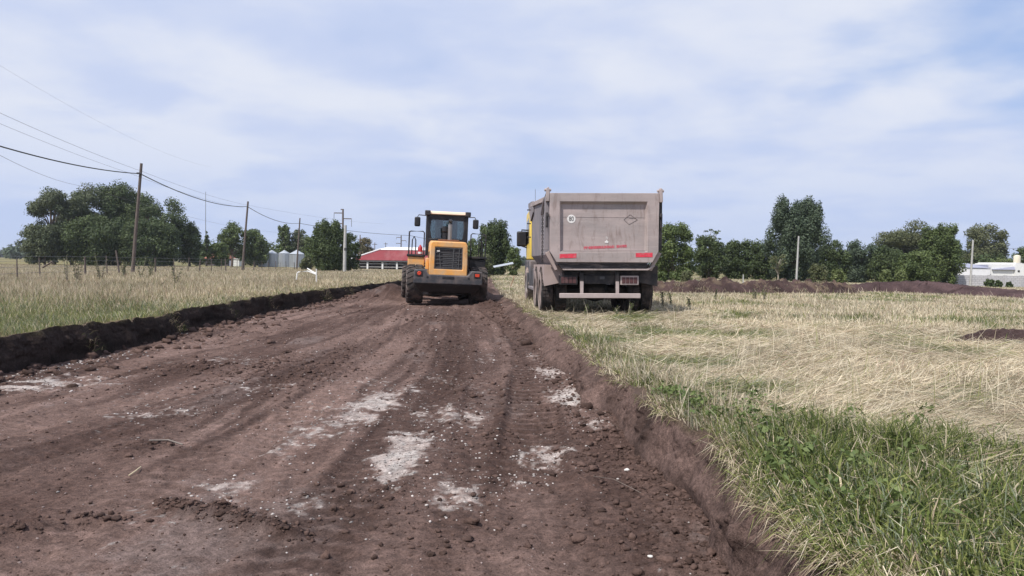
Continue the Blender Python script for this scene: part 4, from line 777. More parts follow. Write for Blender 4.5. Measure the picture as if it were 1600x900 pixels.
cable([A(-60, 84, 24), A(0, 104, 25), A(330, 262, 60)], [0.05, .5], .0025, 'faint highest wire crossing the sky at upper left', 'wire')
cable([A(1020, 379, 95), A(1245, 377, 86), A(1517, 385, 88), A(1640, 386, 90)], [.3, .5, .2], .016, 'dark wire strung between the two poles on the right', 'cable')
# concrete pole and lattice cross arm pole behind
xb = X(538, 82); zb = gz(xb, 82); root = thing('concrete_pole', 'pale tapered concrete pole left of the red roof', 'pole', (xb, 82, zb))
Hc = Z(539, 352, 82) - zb
MB().tube([(0, 0, -.2), (0.02, 0, Hc * .55), (.07, 0, Hc)], [.19, .17, .14], 16).build('shaft', M['concrete'], root, smooth=True)
MB().tube([(.04, 0, Hc * .46), (.045, 0, Hc * .52)], [.182, .18], 16).build('dark_band', M['steel'], root)
def arm_pole(px, top, d, arms, r, label):
    x = X(px, d); zb = gz(x, d); H = Z(px, top, d) - zb; root = thing('power_pole', label, 'pole', (x, d, zb), group='power poles with cross arms beyond the red roof')
    MB().tube([(0, 0, -.2), (0, 0, H)], [r * 1.3, r], 10).build('shaft', M['wood_pole'], root, smooth=True)
    for z, a, b, drop in arms:
        mb = MB(); mb.box(a, b, -.06, .06, H - z - .07, H - z + .07); e = a if abs(a) > abs(b) else b
        o = mb.build('cross_arm', M['wood_pole'], root)
        if drop: MB().tube([(e, 0, H - z - .07), (e, 0, H - z - drop)], .035, 6).build('insulator', M['steel'], o)
arm_pole(535, 327, 115, [(0.05, -.35, .1, 0), (.6, -1.35, -.1, .9), (1.45, .1, 1.3, 1.2), (2.2, -1.4, -.1, 0)], .13, 'dark power pole with offset cross arms above the concrete pole')
arm_pole(626, 368, 190, [(.5, -1.2, -.1, .5), (1.3, .1, 1.3, .5), (2.0, -1.3, -.1, 0)], .13, 'distant power pole with cross arms above the red roof')
arm_pole(585, 379, 215, [(.5, -.7, .7, 0)], .1, 'thin distant pole at the left end of the red roof')
arm_pole(602, 379, 235, [(.4, -.6, .6, 0)], .1, 'thin distant pole over the middle of the red roof')
x = X(321, 190); tag(MB().tube([(0, 0, 0), (0, 0, Z(321, 300, 190) - gz(x, 190))], [.09, .05], 6).build('radio_mast', M['wire']), 'thin radio mast rising behind the conifer', 'mast').location = (x, 190, gz(x, 190))
wood_pole(561, 562, 367, 125, .1, 'greenish thin pole in front of the dark trees left of the red roof', grp=None, m='grey_wood')
wood_pole(1244, 1246, 369, 66, .085, 'pale bare pole in front of the tallest tree on the right', m='concrete', grp='pale poles on the right')
wood_pole(1516, 1518, 375, 76, .10, 'pale bare pole in front of the white house', m='concrete', grp='pale poles on the right')
x = X(1161, 50); tag(MB().box(-.035, .035, -.035, .035, 0, .75, (.8, .8)).build('marker_post', M['concrete']), 'short white marker post behind the cloddy berm', 'post').location = (x, 50, gz(x, 50))
def fence():
    root = thing('wire_fence', 'old wire fence on dark uneven posts along the line of wooden poles', 'fence', (0, 0, 0))
    ys = [27.5, 31, 33.2, 36.5, 40, 42.6, 47, 50.5, 54, 57, 60.5, 63, 66, 69.5, 72, 76, 80, 84, 88, 92, 96, 101, 106]; pts = []
    r = np.random.default_rng(3)
    for i, y in enumerate(ys):
        x = -18.7 - .1276 * (y - 16) + .35 + r.normal(0, .1); z = gz(x, y); h = r.uniform(.95, 1.25); lx = r.normal(0, .06); big = i % 3 == 0
        if i == 5: x, lx, h, big = X(187, y), -.22, 1.45, True
        MB().tube([(x, y, z - .2), (x + lx * .5, y, z + h * .5), (x + lx, y, z + h)], [.055 if big else .03, .05 if big else .027, .045 if big else .022], 7).build('post', M['wood_pole'], root, smooth=True); pts.append((x, y, z))
    for k in (.35, .6, .85, 1.05):
        MB().tube([(a, b, c + k) for a, b, c in pts], .006, 4).build('strand', M['wire'], root)
    x, y = X(74, 31), 31; z = gz(x, y); MB().tube([(x - .2, y, z + .6), (x + .2, y, z + .85)], .035, 6).build('brace', M['wood_pole'], root)
fence()
def pipe_frame():
    d = 33; o = A(480, 430, d); root = thing('pipe_frame', 'bent white pipe frame standing in the dry grass of the left field', 'pipe frame', (o.x, d, gz(o.x, d)))
    def q(px, py, dd=0): p = A(px, py, d + dd) - root.location; return (p.x, p.y, p.z)
    MB().tube([q(463, 437), q(464, 427), q(466, 425), q(480, 423.5), q(494, 429)], .028, 8).build('bent_rail', M['white'], root, smooth=True)
    MB().tube([q(480, 419.5, .3), q(487, 424, .2), q(493, 427, .1)], .03, 8).build('slanting_bar', M['white'], root, smooth=True)
    p = q(494, 429); MB().tube([(p[0], p[1], -.1), (p[0], p[1], p[2] + .25)], .026, 8).build('leg', M['white'], root, smooth=True)
pipe_frame()

# ------------------------------------------------------------------ buildings
def silo(px, top, wpx, d, label, lid=.18):
    x = X(px, d); zb = gz(x, d); r = wpx / F * d / 2; H = Z(px, top, d) - zb; root = thing('grain_silo', label, 'silo', (x, d, zb), group='corrugated grain silos'); hw = H - r * .55
    prof = [(0, r)]
    n = 26
    for i in range(n): z0 = hw * i / n; prof += [(z0 + hw / n * .25, r + .02), (z0 + hw / n * .75, r - .015)]
    prof.append((hw, r)); MB().lathe(prof, 40, 'z').build('wall', M['galv'], root, smooth=True, angle=80)
    rf = MB().lathe([(hw - .03, r * 1.06), (hw + r * .5, .18), (H, .17), (H + .04, .0)], 40, 'z').build('roof', M['galv'], root, smooth=True)
    mb = MB()
    for k in range(16):
        a = 6.283 * k / 16; mb.box(-.02, .02, r - .005, r + .045, 0, hw) if False else mb.tube([(math.cos(a) * (r + .03), math.sin(a) * (r + .03), 0), (math.cos(a) * (r + .03), math.sin(a) * (r + .03), hw)], .035, 4)
    mb.build('stiffeners', M['galv'], root)
silo(409.5, 400, 11, 140, 'smallest of the grain silos, at the left')
silo(424.5, 391, 17, 142, 'darker grain silo between the small one and the bright one')
silo(444, 391, 17, 146, 'bright grain silo third from the left')
silo(463.5, 390.5, 23, 140, 'widest grain silo, rightmost, behind the third pole')
def barn():
    d = 120; x0, x1 = X(546, d), X(726, d); zg = gz(X(620, d), d); ze = Z(600, 406.5, d); zr = Z(600, 389.5, d); zt = Z(640, 385.5, d)
    root = thing('red_roofed_barn', 'long low barn with a red hipped roof and open white railed front', 'barn', (x0, d, zg)); L = x1 - x0; D = 10.0; e = ze - zg; h = zr - zg; t = zt - zg; hip = 4.2; cr = 4.0
    mb = MB(); v = [(0, 0, e), (L, 0, e), (L, D, e), (0, D, e), (hip, cr, h), (L - hip, cr, h), (L - hip, D - cr, h), (hip, D - cr, h)]
    mb.add(v, [(0, 1, 5, 4), (1, 2, 6, 5), (2, 3, 7, 6), (3, 0, 4, 7)]); rf = mb.build('roof', M['red_roof'], root)
    s = rf.modifiers.new('thick', 'SOLIDIFY'); s.thickness = .08
    mb = MB(); a = hip - .6
    mb.add([(a, cr - .25, h - .02), (L - a, cr - .25, h - .02), (L - a, D - cr + .25, h - .02), (a, D - cr + .25, h - .02), (a + 1.6, D / 2, t), (L - a - 1.6, D / 2, t)], [(0, 1, 5, 4), (1, 2, 5), (2, 3, 4, 5), (3, 0, 4), (3, 2, 1, 0)]); mb.build('ridge_cap', M['white'], rf)
    for p, q in (((0, 0, e), (hip, cr, h)), ((L, 0, e), (L - hip, cr, h))): MB().tube([Vector(p) + Vector((0, 0, .08)), Vector(q) + Vector((0, 0, .1))], .13, 6).build('hip_cap', M['white'], rf)
    MB().box(-.05, L + .05, -.06, .04, e - .30, e - .06).build('fascia', M['steel'], root)
    MB().box(1.0, L - 1, 3.0, D - .5, 0, e + .3).build('wall', M['dark_wall'], root)
    for f in (.27, .5, .82): w = MB().box(L * f - .5, L * f + .5, 2.93, 2.995, .6, 1.5).build('window', M['curtain'], root); MB().box(L * f - .04, L * f + .04, 2.88, 2.925, .6, 1.5).build('mullion', M['dark_wall'], w)
    for px in (573.5, 597, 619.5, 640, 660, 680): xx = X(px, d) - x0; MB().box(xx - .13, xx + .13, .1, .36, -.1, e - .32).build('pillar', M['white'], root)
    for k in (.45, .95): MB().box(X(553, d) - x0, L - .2, .18, .25, k - .05, k + .05).build('rail', M['concrete'], root)
    MB().box(L * .12, L * .12 + .9, .8, .86, .4, e * .9).build('sign_board', M['white_wall'], root) if False else None
barn()
def cottage():
    d = 150; x = X(338, d); zg = gz(x, d); root = thing('cottage', 'small cottage with an orange red roof hidden between trees at left', 'house', (x, d, zg)); e = Z(338, 404, d) - zg; h = Z(338, 395, d) - zg
    MB().box(-2.2, 2.2, 0, 4, 0, e).build('wall', M['dark_wall'], root)
    MB().add([(-2.5, -.3, e), (2.5, -.3, e), (2.5, 4.3, e), (-2.5, 4.3, e), (-1.5, 2, h), (1.5, 2, h)], [(0, 1, 5, 4), (1, 2, 5), (2, 3, 4, 5), (3, 0, 4), (3, 2, 1, 0)]).build('roof', M['brick'], root)
    MB().box(-.5, .3, -.06, -.003, .0, e * .8).build('door', M['dark'], root)
    x = X(368, 146); zg = gz(x, 146); r2 = thing('white_hut', 'tiny white hut left of the second pole foot', 'hut', (x, 146, zg)); h = Z(368, 404, 146) - zg
    MB().box(-.65, .65, 0, 1.5, 0, h - .12).build('wall', M['white'], r2); MB().box(-.75, .75, -.1, 1.6, h - .12, h).build('roof', M['white_wall'], r2); MB().box(-1.3, -.66, .2, 1.2, 0, h * .7).build('annex', M['lilac'], r2)
cottage()
def white_house():
    d = 88; def_x = lambda px: X(px, d)
    x0 = def_x(1500); zg = gz(def_x(1550), d); root = thing('white_house', 'low whitewashed house with flat roofs at the right edge', 'house', (x0, d, zg)); u = lambda px: def_x(px) - x0; z = lambda py, px=1550: Z(px, py, d) - zg
    # left wing
    MB().box(u(1501), u(1546.5), 0, 6, 0, z(420)).build('left_wing', M['white_wall'], root)
    MB().add([(u(1499), -.06, z(419.5)), (u(1547), -.06, z(419.5)), (u(1551), 5, z(412.5)), (u(1499), 5, z(414.5))], [(0, 1, 2, 3)]).build('sheet_roof', M['lilac'], root).modifiers.new('t', 'SOLIDIFY').thickness = .08
    MB().box(u(1546.8), u(1551.5), 1.0, 4, 0, z(414)).build('side_wall', M['lilac'], root)
    # main block
    MB().box(u(1552), u(1588), .5, 8, 0, z(412.5)).build('main_block', M['white'], root)
    MB().add([(u(1552.5), .30, z(421.5)), (u(1588), .30, z(421.5)), (u(1588), .48, z(416.5)), (u(1552.5), .48, z(420.8))], [(0, 1, 2, 3)]).build('canopy', M['lilac'], root).modifiers.new('t', 'SOLIDIFY').thickness = .06
    MB().box(u(1588.1), u(1650), .2, 8, 0, z(411)).build('right_block', M['white'], root)
    MB().box(u(1576), u(1600), .6, 6, z(412.5) + .004, z(409.8)).build('parapet', M['white'], root)
    MB().box(u(1591), u(1594), .14, .197, z(424), z(421.8)).build('vent', M['dark'], root)
    t = MB().lathe([(0, .33), (.1, .36), (.75, .36), (.82, .33), (.9, .12), (.93, .0)], 24, 'z').build('water_tank', M['tank'], root, smooth=True); t.location = (u(1596.5), 1.0, z(409.8) - .0)
    MB().box(u(1592), u(1601), .55, 1.5, z(411) , z(409.9)).build('tank_base', M['concrete'], root)
    # block wall in front
    d2 = 80; xa = X(1492, d2); zg2 = gz(X(1550, d2), d2); w = thing('block_wall', 'grey concrete block wall in front of the white house', 'wall', (xa, d2, zg2)); uu = lambda px: X(px, d2) - xa; ht = Z(1550, 430.5, d2) - zg2
    MB().box(uu(1492), uu(1670), 0, .2, -.2, ht).build('panel', M['concrete_block'], w)
    for i in range(7): p = uu(1496 + i * 25); MB().box(p - .12, p + .12, -.06, .26, -.2, ht + .05).build('pillar', M['concrete_block'], w)
def block_mat():
    m = mat('concrete_block', (0.52, 0.51, 0.53), 0.95, var=.12, vscale=1.5); nt = m.node_tree; n = nt.nodes; l = nt.links; bs = n['Principled BSDF']; base = bs.inputs['Base Color'].links[0].from_socket
    b = n.new('ShaderNodeTexBrick'); tc = n.new('ShaderNodeTexCoord'); mp = n.new('ShaderNodeMapping'); mp.inputs['Rotation'].default_value = (R(90), 0, 0); l.new(tc.outputs['Object'], mp.inputs[0]); l.new(mp.outputs[0], b.inputs['Vector'])
    b.inputs['Scale'].default_value = 1; b.inputs['Brick Width'].default_value = .4; b.inputs['Row Height'].default_value = .2; b.inputs['Mortar Size'].default_value = .018
    b.inputs['Color1'].default_value = (1, 1, 1, 1); b.inputs['Color2'].default_value = (.88, .88, .88, 1); b.inputs['Mortar'].default_value = (.6, .6, .6, 1)
    mx = n.new('ShaderNodeMix'); mx.data_type = 'RGBA'; mx.blend_type = 'MULTIPLY'; mx.inputs['Factor'].default_value = 1; l.new(base, mx.inputs['A']); l.new(b.outputs['Color'], mx.inputs['B']); l.new(mx.outputs['Result'], bs.inputs['Base Color']); return m
M['concrete_block'] = block_mat()
white_house()
# tilted white board between loader and truck, reddish stake before it
p = A(786, 414, 60); o = MB().box(-.80, .80, -.25, .25, -.02, .02).build('white_board', M['galv']); o.location = p; o.rotation_euler = (R(15), R(-12), R(6)); tag(o, 'long pale metal board propped at a tilt in the bushes left of the truck cab', 'board')
x = X(814 - 6, 40); tag(MB().tube([(-.12, 0, 0), (.1, 0, .62)], .016, 6).build('stake', M['brick']), 'thin leaning reddish stake in the grass between loader and truck', 'stake').location = (x - .25, 40, gz(x, 40))

# ------------------------------------------------------------------ wheels
def tyre_mesh(Rr, Wd, rin, lugs, style):
    h = Wd / 2; mb = MB()
    mb.lathe([(-h * .80, rin), (-h * .98, rin + (Rr - rin) * .35), (-h, rin + (Rr - rin) * .6), (-h * .93, Rr - .05), (-h * .75, Rr - .022), (h * .75, Rr - .022), (h * .93, Rr - .05), (h, rin + (Rr - rin) * .6), (h * .98, rin + (Rr - rin) * .35), (h * .80, rin)], 56, 'x', closed=True)
    for k in range(lugs):
        for sd in ((-1, 1) if style == 'lug' else (-1, 0, 1)):
            a = 2 * math.pi * (k + (.5 if sd > 0 else 0)) / lugs
            if style == 'lug':
                x0, x1 = (0.02, h * 1.0); t0 = .052; vs = []
                for xx, sk, rr in ((x0, .0, Rr), (x1 * .80, .11, Rr), (x1 * 1.01, .14, Rr - .06)):
                    for dt in (-t0, t0):
                        for dr in (-.05, .004): q = a + (sk * 1.0 + dt) / Rr; rad = rr + dr; vs.append((sd * xx, rad * math.cos(q), rad * math.sin(q)))
                fs = [(0, 2, 3, 1), (8, 9, 11, 10)]
                for i in (0, 4): fs += [(i, i + 4, i + 6, i + 2), (i + 1, i + 3, i + 7, i + 5), (i, i + 1, i + 5, i + 4), (i + 2, i + 6, i + 7, i + 3)]
                mb.add(vs, fs)
            else:
                xc = sd * h * .62; hw = h * .26; dt = math.pi / lugs * .78; vs = []
                for xx in (xc - hw, xc + hw):
                    for dq in (-dt, dt):
                        for rad in (Rr - .04, Rr): vs.append((xx, rad * math.cos(a + dq), rad * math.sin(a + dq)))
                mb.add(vs, [(0, 1, 3, 2), (4, 6, 7, 5), (0, 4, 5, 1), (2, 3, 7, 6), (1, 5, 7, 3), (0, 2, 6, 4)])
    return mb
def rim_mesh(rin, Wd, sd, dish=.08):
    h = Wd / 2 * sd; mb = MB(); mb.lathe([(-h * .8, rin), (h * .82, rin + .012), (h * .86, rin - .01), (h * .6, rin - .05), (h * .6 - dish * sd, rin * .62), (h * .5 - dish * sd, rin * .55), (h * .75, rin * .34), (h * .82, rin * .3), (h * .82, .0)], 36, 'x')
    for k in range(10): a = 6.283 * k / 10; c = (h * .6 - dish * sd * .5, rin * .5 * math.cos(a), rin * .5 * math.sin(a)); mb.tube([c, (c[0] + .05 * sd, c[1], c[2])], .016, 6)
    return mb
def wheel(parent, x, y, z, Rr, Wd, rin, lugs, style, sd, rm='rim', tm='tyre'):
    w = rim_mesh(rin, Wd, sd).build('wheel', M[rm], parent, smooth=True); w.location = (x, y, z)
    w.rotation_euler = (random.uniform(0, 1), 0, 0)
    t = tyre_mesh(Rr, Wd, rin, lugs, style).build('tyre', M[tm], w, smooth=True, angle=40)
    h = Wd / 2 * sd; MB().lathe([(h * .99, rin + .012), (h * 1.012, rin + (Rr - rin) * .35), (h * 1.03, rin + (Rr - rin) * .6), (h * 1.0, Rr - .075), (h * .97, Rr - .07), (h * .9, rin + .02)], 48, 'x', closed=True).build('sidewall', M['tyre_dusty'], w, smooth=True)
    return w

# ------------------------------------------------------------------ dump truck
def dump_truck():
    ox, oy = 2.17, 17.9; root = thing('dump_truck', 'dusty dump truck with a closed tailgate and yellow cab, seen from behind', 'dump truck', (ox, oy, .31), (0, R(-.5), R(3.2)))
    def part(mb, name, m, bevel=.012, parent=root, smooth=False): return mb.build(name, M[m], parent, bevel, smooth)
    # tailgate: framed panel with a sunken field
    out = [(-1.30, 2.855), (1.30, 2.875), (1.295, 1.50), (1.15, 1.235), (-1.13, 1.235), (-1.285, 1.49)]; inn = [(-1.055, 2.66), (1.02, 2.675), (1.03, 1.49), (-1.05, 1.475)]; rec = [(-1.015, 2.60), (.985, 2.615), (.985, 1.515), (-1.015, 1.50)]
    mb = MB(); v = []
    for pl, yy in ((out, -.09), (inn, -.09), (rec, .0), (out, .06)): v += [(a, yy, b) for a, b in pl]
    f = [(0, 1, 7, 6), (1, 2, 8, 7), (2, 3, 4, 5, 9, 8), (5, 0, 6, 9)]
    for i in range(4): j = (i + 1) % 4; f.append((6 + i, 6 + j, 10 + j, 10 + i))
    f.append((10, 11, 12, 13))
    for i in range(6): j = (i + 1) % 6; f.append((i, 14 + i, 14 + j, j))
    f.append(tuple(14 + i for i in range(6))[::-1]); mb.add(v, f); tg = part(mb, 'tailgate', 'tipper', .014)
    mb = MB().box(-1.0, .97, -.006, -.0015, 2.30, 2.306); part(mb, 'weld_seam', 'tipper', 0, tg)
    mb = MB().prism([(-1.0, 1.50), (.98, 1.515), (.98, 1.532), (.2, 1.52), (-.4, 1.508), (-1.0, 1.512)], -.055, -.004); part(mb, 'bright_lip', 'bar', 0, tg)
    st = MB().lathe([(0, .0), (0, .098), (.004, .1), (.004, 0)], 32, 'y', (-.775, -.006, 2.255)).build('speed_sticker', M['sticker'], tg)
    cu = bpy.data.curves.new('digits', 'FONT'); cu.body = '80'; cu.size = .125; cu.align_x = 'CENTER'; cu.align_y = 'CENTER'; cu.extrude = .0012
    to = bpy.data.objects.new('digits_tmp', cu); COL.objects.link(to); bpy.context.view_layer.update()
    dm = bpy.data.meshes.new_from_object(to.evaluated_get(bpy.context.evaluated_depsgraph_get())); bpy.data.objects.remove(to, do_unlink=True); dm.materials.clear(); dm.materials.append(M['ink'])
    dg = bpy.data.objects.new('digits', dm); COL.objects.link(dg); dg.parent = st; dg.location = (-.775, -.0095, 2.255); dg.rotation_euler = (R(90), 0, 0); dg.scale = (.95, 1.2, 1)
    mb = MB()   # faded diamond outline
    dp = [(.62, 2.37), (.80, 2.25), (.60, 2.135), (.475, 2.25)]
    for a, b in zip(dp, dp[1:] + dp[:1]): mb.tube([(a[0], -.005, a[1]), (b[0], -.005, b[1])], .0035, 4)
    mb.tube([(.53, -.005, 2.315), (.63, -.005, 2.285), (.76, -.005, 2.29)], .003, 4); part(mb, 'diamond_mark', 'faded_ink', 0, tg)
    mb = MB().prism([(.03, 1.70), (.10, 1.695), (.115, 1.725), (.075, 1.755), (.07, 1.775), (.05, 1.745), (.02, 1.725)], -.008, -.002); mb.box(.055, .064, -.006, -.002, 1.80, 1.85); mb.box(.085, .092, -.006, -.002, 1.79, 1.845); part(mb, 'white_splash', 'sticker', 0, tg)
    rr = random.Random(5); mb = MB(); xx = -.47
    while xx < .53:      # illegible faded red lettering
        w = rr.uniform(.035, .055); tilt = (xx + .47) * .05
        if not (.24 < xx < .285):
            zb = 1.545 + tilt; hh = .062; mb.box(xx, xx + .0175, -.006, -.0015, zb, zb + hh); mb.box(xx + w - .0165, xx + w, -.006, -.0015, zb + rr.choice([0, 0, .02]), zb + hh - rr.choice([0, 0, .015])); k = rr.choice([0, .024, .046]); mb.box(xx + .0177, xx + w - .0167, -.006, -.0015, zb + k, zb + k + .015)
        xx += w + .007
    part(mb, 'red_lettering', 'letter', 0, tg)
    for a, b, z0, dz in ((-1.055, -.66, 1.325, .012), (.75, 1.15, 1.36, .006)): mb = MB().prism([(a, z0), (b, z0 + dz), (b, z0 + .105 + dz), (a, z0 + .1)], -.096, -.0905); part(mb, 'reflective_strip', 'reflector', 0, tg)
    # body
    mb = MB(); LEN = 5.7; xs = 1.245
    for sd in (-1, 1): mb.add([(sd * xs, .065, 1.42), (sd * xs, LEN, 1.42), (sd * xs, LEN, 3.02), (sd * xs, .065, 2.80), (sd * (xs - .07), .065, 1.42), (sd * (xs - .07), LEN, 1.42), (sd * (xs - .07), LEN, 3.02), (sd * (xs - .07), .065, 2.80)], [(0, 1, 2, 3), (7, 6, 5, 4), (3, 2, 6, 7), (0, 3, 7, 4), (1, 5, 6, 2), (0, 4, 5, 1)])
    mb.add([(-xs, .065, 1.42), (xs, .065, 1.42), (.98, .065, 1.10), (-.98, .065, 1.10), (-xs, LEN, 1.42), (xs, LEN, 1.42), (.98, LEN, 1.10), (-.98, LEN, 1.10)], [(1, 2, 6, 5), (2, 3, 7, 6), (3, 0, 4, 7), (0, 3, 2, 1), (4, 5, 6, 7)])
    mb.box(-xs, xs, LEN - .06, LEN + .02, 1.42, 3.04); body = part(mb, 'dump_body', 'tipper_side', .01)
    mb = MB()
    for sd in (-1, 1): mb.add([(sd * (xs + .05), .1, 2.72), (sd * (xs + .05), LEN, 2.94), (sd * (xs + .05), LEN, 3.06), (sd * (xs + .05), .1, 2.84), (sd * (xs - .1), .1, 2.72), (sd * (xs - .1), LEN, 2.94), (sd * (xs - .1), LEN, 3.06), (sd * (xs - .1), .1, 2.84)], [(0, 1, 2, 3), (7, 6, 5, 4), (3, 2, 6, 7), (0, 3, 7, 4), (1, 5, 6, 2), (0, 4, 5, 1)])
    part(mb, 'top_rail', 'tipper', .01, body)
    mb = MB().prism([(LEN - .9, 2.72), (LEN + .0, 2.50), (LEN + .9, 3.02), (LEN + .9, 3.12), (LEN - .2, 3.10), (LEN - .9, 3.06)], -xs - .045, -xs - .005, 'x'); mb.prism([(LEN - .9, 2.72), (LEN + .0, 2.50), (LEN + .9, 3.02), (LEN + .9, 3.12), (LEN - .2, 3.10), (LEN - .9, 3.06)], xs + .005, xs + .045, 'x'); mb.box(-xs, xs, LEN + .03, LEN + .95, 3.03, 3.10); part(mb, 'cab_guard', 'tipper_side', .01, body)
    # corner beam at each rear edge, with hinge ears and latches
    for sd in (-1, 1):
        mb = MB().prism([(sd * 1.31, 1.52), (sd * 1.40, 1.52), (sd * 1.40, 2.78), (sd * 1.31, 2.78)], .02, .17); part(mb, 'corner_post', 'tipper_side' if sd < 0 else 'chassis', .01, body)
        mb = MB().prism([(sd * 1.30, 1.50), (sd * 1.39, 1.45), (sd * 1.16, 1.04), (sd * 1.09, 1.06)], .0, .14); part(mb, 'lower_brace', 'dusty_fender', .008, body)
        mb = MB().prism([(sd * 1.305, 2.66), (sd * 1.385, 2.66), (sd * 1.375, 2.97), (sd * 1.33, 3.0), (sd * 1.305, 2.94)], -.10, .06); mb.tube([(sd * 1.26, -.02, 2.93), (sd * 1.42, -.02, 2.93)], .035, 10); part(mb, 'hinge_ear', 'tipper', .01, tg)
        mb = MB().box(min(sd * 1.31, sd * 1.36), max(sd * 1.31, sd * 1.36), -.12, -.02, 2.30, 2.36); mb.tube([(sd * 1.36, -.05, 2.40), (sd * 1.36, -.05, 2.05)], .03, 8); part(mb, 'latch', 'chassis', .006, tg)
    # sloping arm of the side rail behind the left hinge
    mb = MB().tube([(-1.30, .15, 2.93), (-1.335, .9, 2.72), (-1.34, 1.35, 2.45)], .045, 8); part(mb, 'hinge_arm', 'tipper_side', 0, body, True)
    # chain on the left side
    mb = MB(); n = 26
    for i in range(n):
        z = 2.42 - i * .047; c = (-1.375, .85, z); pts = []
        for k in range(9): a = 6.283 * k / 8; s_, t_ = .02 * math.cos(a), .035 * math.sin(a); pts.append((c[0] + (s_ if i % 2 else 0), c[1] + (0 if i % 2 else s_), c[2] + t_))
        mb.tube(pts, .008, 5, False)
    mb.tube([(-1.33, .85, 2.62), (-1.375, .85, 2.42)], .02, 6); part(mb, 'chain', 'chassis', 0, body)
    # sill under the tailgate
    mb = MB().prism([(-1.10, 1.20), (1.12, 1.20), (1.02, 1.09), (-1.0, 1.08)], .03, .06); part(mb, 'sill', 'sill', .01)
    mb = MB().prism([(-.98, 1.078), (1.05, 1.088), (1.20, 1.17), (1.24, 1.15), (1.06, 1.05), (-.96, 1.045)], -.02, .10); part(mb, 'sill_lip', 'tipper', .006)
    # chassis
    mb = MB()
    for sd in (-1, 1): mb.box(sd * .42 - .06, sd * .42 + .06, .25, 7.4, .78, 1.03)
    mb.box(-.48, .48, .25, .33, .74, 1.04); mb.box(-.8, .8, .6, .75, .86, 1.0); ch = part(mb, 'chassis', 'chassis', .01)
    mb = MB().box(-.55, .50, .18, .24, .72, .92); part(mb, 'cross_plate', 'chassis', .008, ch)
    mb = MB().box(-.06, .06, .165, .178, .83, .90); part(mb, 'plate_lamp', 'cab_grey', .005, ch)
    mb = MB().box(-.95, 1.02, .30, .34, .92, 1.06); part(mb, 'rear_panel', 'chassis', .006, ch)
    for sx in (-.50, .355):
        mb = MB().box(sx - .045, sx + .045, .10, .17, .60, 1.0); part(mb, 'bumper_bracket', 'chassis', .008, ch); mb = MB().box(sx - .04, sx + .04, .08, .097, .50, .78); part(mb, 'bracket_plate', 'bar', .004, ch)
    mb = MB().box(-1.04, .90, .0, .075, .385, .50); part(mb, 'rear_bar', 'bar', .012)
    for a, b in ((-1.03, -.60), (.43, .87)):
        h = MB(); h.box(a, b, .10, .26, .70, .92); ho = part(h, 'tail_light', 'chassis' if a < 0 else 'bar', .01)
        for k in range(4): w = (b - a - .06) / 4; mb = MB().box(a + .03 + k * w + .006, a + .03 + (k + 1) * w - .006, .088, .0995, .735, .885); part(mb, 'lens', 'red_lens', .004, ho)
    # fenders
    def fender(sd, m):
        o, i = sd * 1.38, sd * .90
        arc = [(1.15 + .60 * math.cos(a), .53 + .60 * math.sin(a)) for a in [R(q) for q in range(30, 151, 15)]]; arc2 = [(2.5 + .60 * math.cos(a), .53 + .60 * math.sin(a)) for a in [R(q) for q in range(30, 151, 15)]]
        poly = [(.33, 1.17), (3.3, 1.17), (3.3, .83)] + arc2 + arc + [(.33, .68)]
        mb = MB().prism(poly, o - sd * .03, o, 'x'); mb.box(min(o - sd * .031, i), max(o - sd * .031, i), .335, 3.3, 1.14, 1.17)
        mb.add([(o - sd * .002, .325, .66), (i, .325, .76), (i, .325, 1.165), (o - sd * .002, .325, 1.165), (o - sd * .002, .30, .66), (i, .30, .76), (i, .30, 1.165), (o - sd * .002, .30, 1.165)], [(0, 1, 2, 3), (7, 6, 5, 4), (0, 4, 5, 1), (1, 5, 6, 2), (2, 6, 7, 3), (3, 7, 4, 0)])
        part(mb, 'fender', m, 0)
    fender(-1, 'dusty_fender'); fender(1, 'chassis')
    for yy in (1.15, 2.5):
        for sd in (-1, 1):
            wheel(root, sd * 1.235 - .03, yy, .505, .56, .30, .29, 40, 'block', sd, 'rim', 'tyre'); wheel(root, sd * .90 - .03, yy, .505, .56, .30, .29, 40, 'block', sd, 'rim', 'tyre')
        mb = MB().tube([(-1.1, yy, .535), (1.1, yy, .535)], .10, 12); mb.lathe([(-.32, .1), (-.2, .24), (0, .29), (.2, .24), (.32, .1)], 20, 'x', (0, yy, .535)); part(mb, 'axle', 'chassis', 0, root, True)
    for sd in (-1, 1): wheel(root, sd * 1.20, 6.55, .505, .56, .32, .29, 40, 'block', sd, 'rim_white', 'tyre_dusty')
    mb = MB().tube([(-1.1, 6.55, .535), (1.1, 6.55, .535)], .09, 10); part(mb, 'axle', 'chassis', 0, root, True)
    mb = MB().box(-1.28, -.55, 3.6, 5.0, .55, 1.05); part(mb, 'fuel_tank', 'cab_grey', .05)
    mb = MB().box(-1.33, -1.20, 3.4, 5.9, .42, .50); part(mb, 'side_guard', 'tipper_side', .01)
    mb = MB().tube([(0, 1.2, 1.0), (0, 3.8, .9)], .09, 10); part(mb, 'drive_shaft', 'chassis', 0, root, True)
    # cab
    mb = MB().prism([(5.95, 1.305), (7.65, 1.305), (7.75, 1.75), (7.55, 2.85), (6.15, 2.95), (5.95, 2.80)], -1.27, 1.21, 'x'); cab = part(mb, 'cab', 'cab_yellow', .05)
    for sd in (-1, 1):
        xx = -1.275 if sd < 0 else 1.215; mb = MB().prism([(6.5, 1.85), (7.5, 1.8), (7.38, 2.55), (6.5, 2.65)], xx - .004, xx + .004, 'x'); part(mb, 'side_window', 'dark_glass', 0, cab)
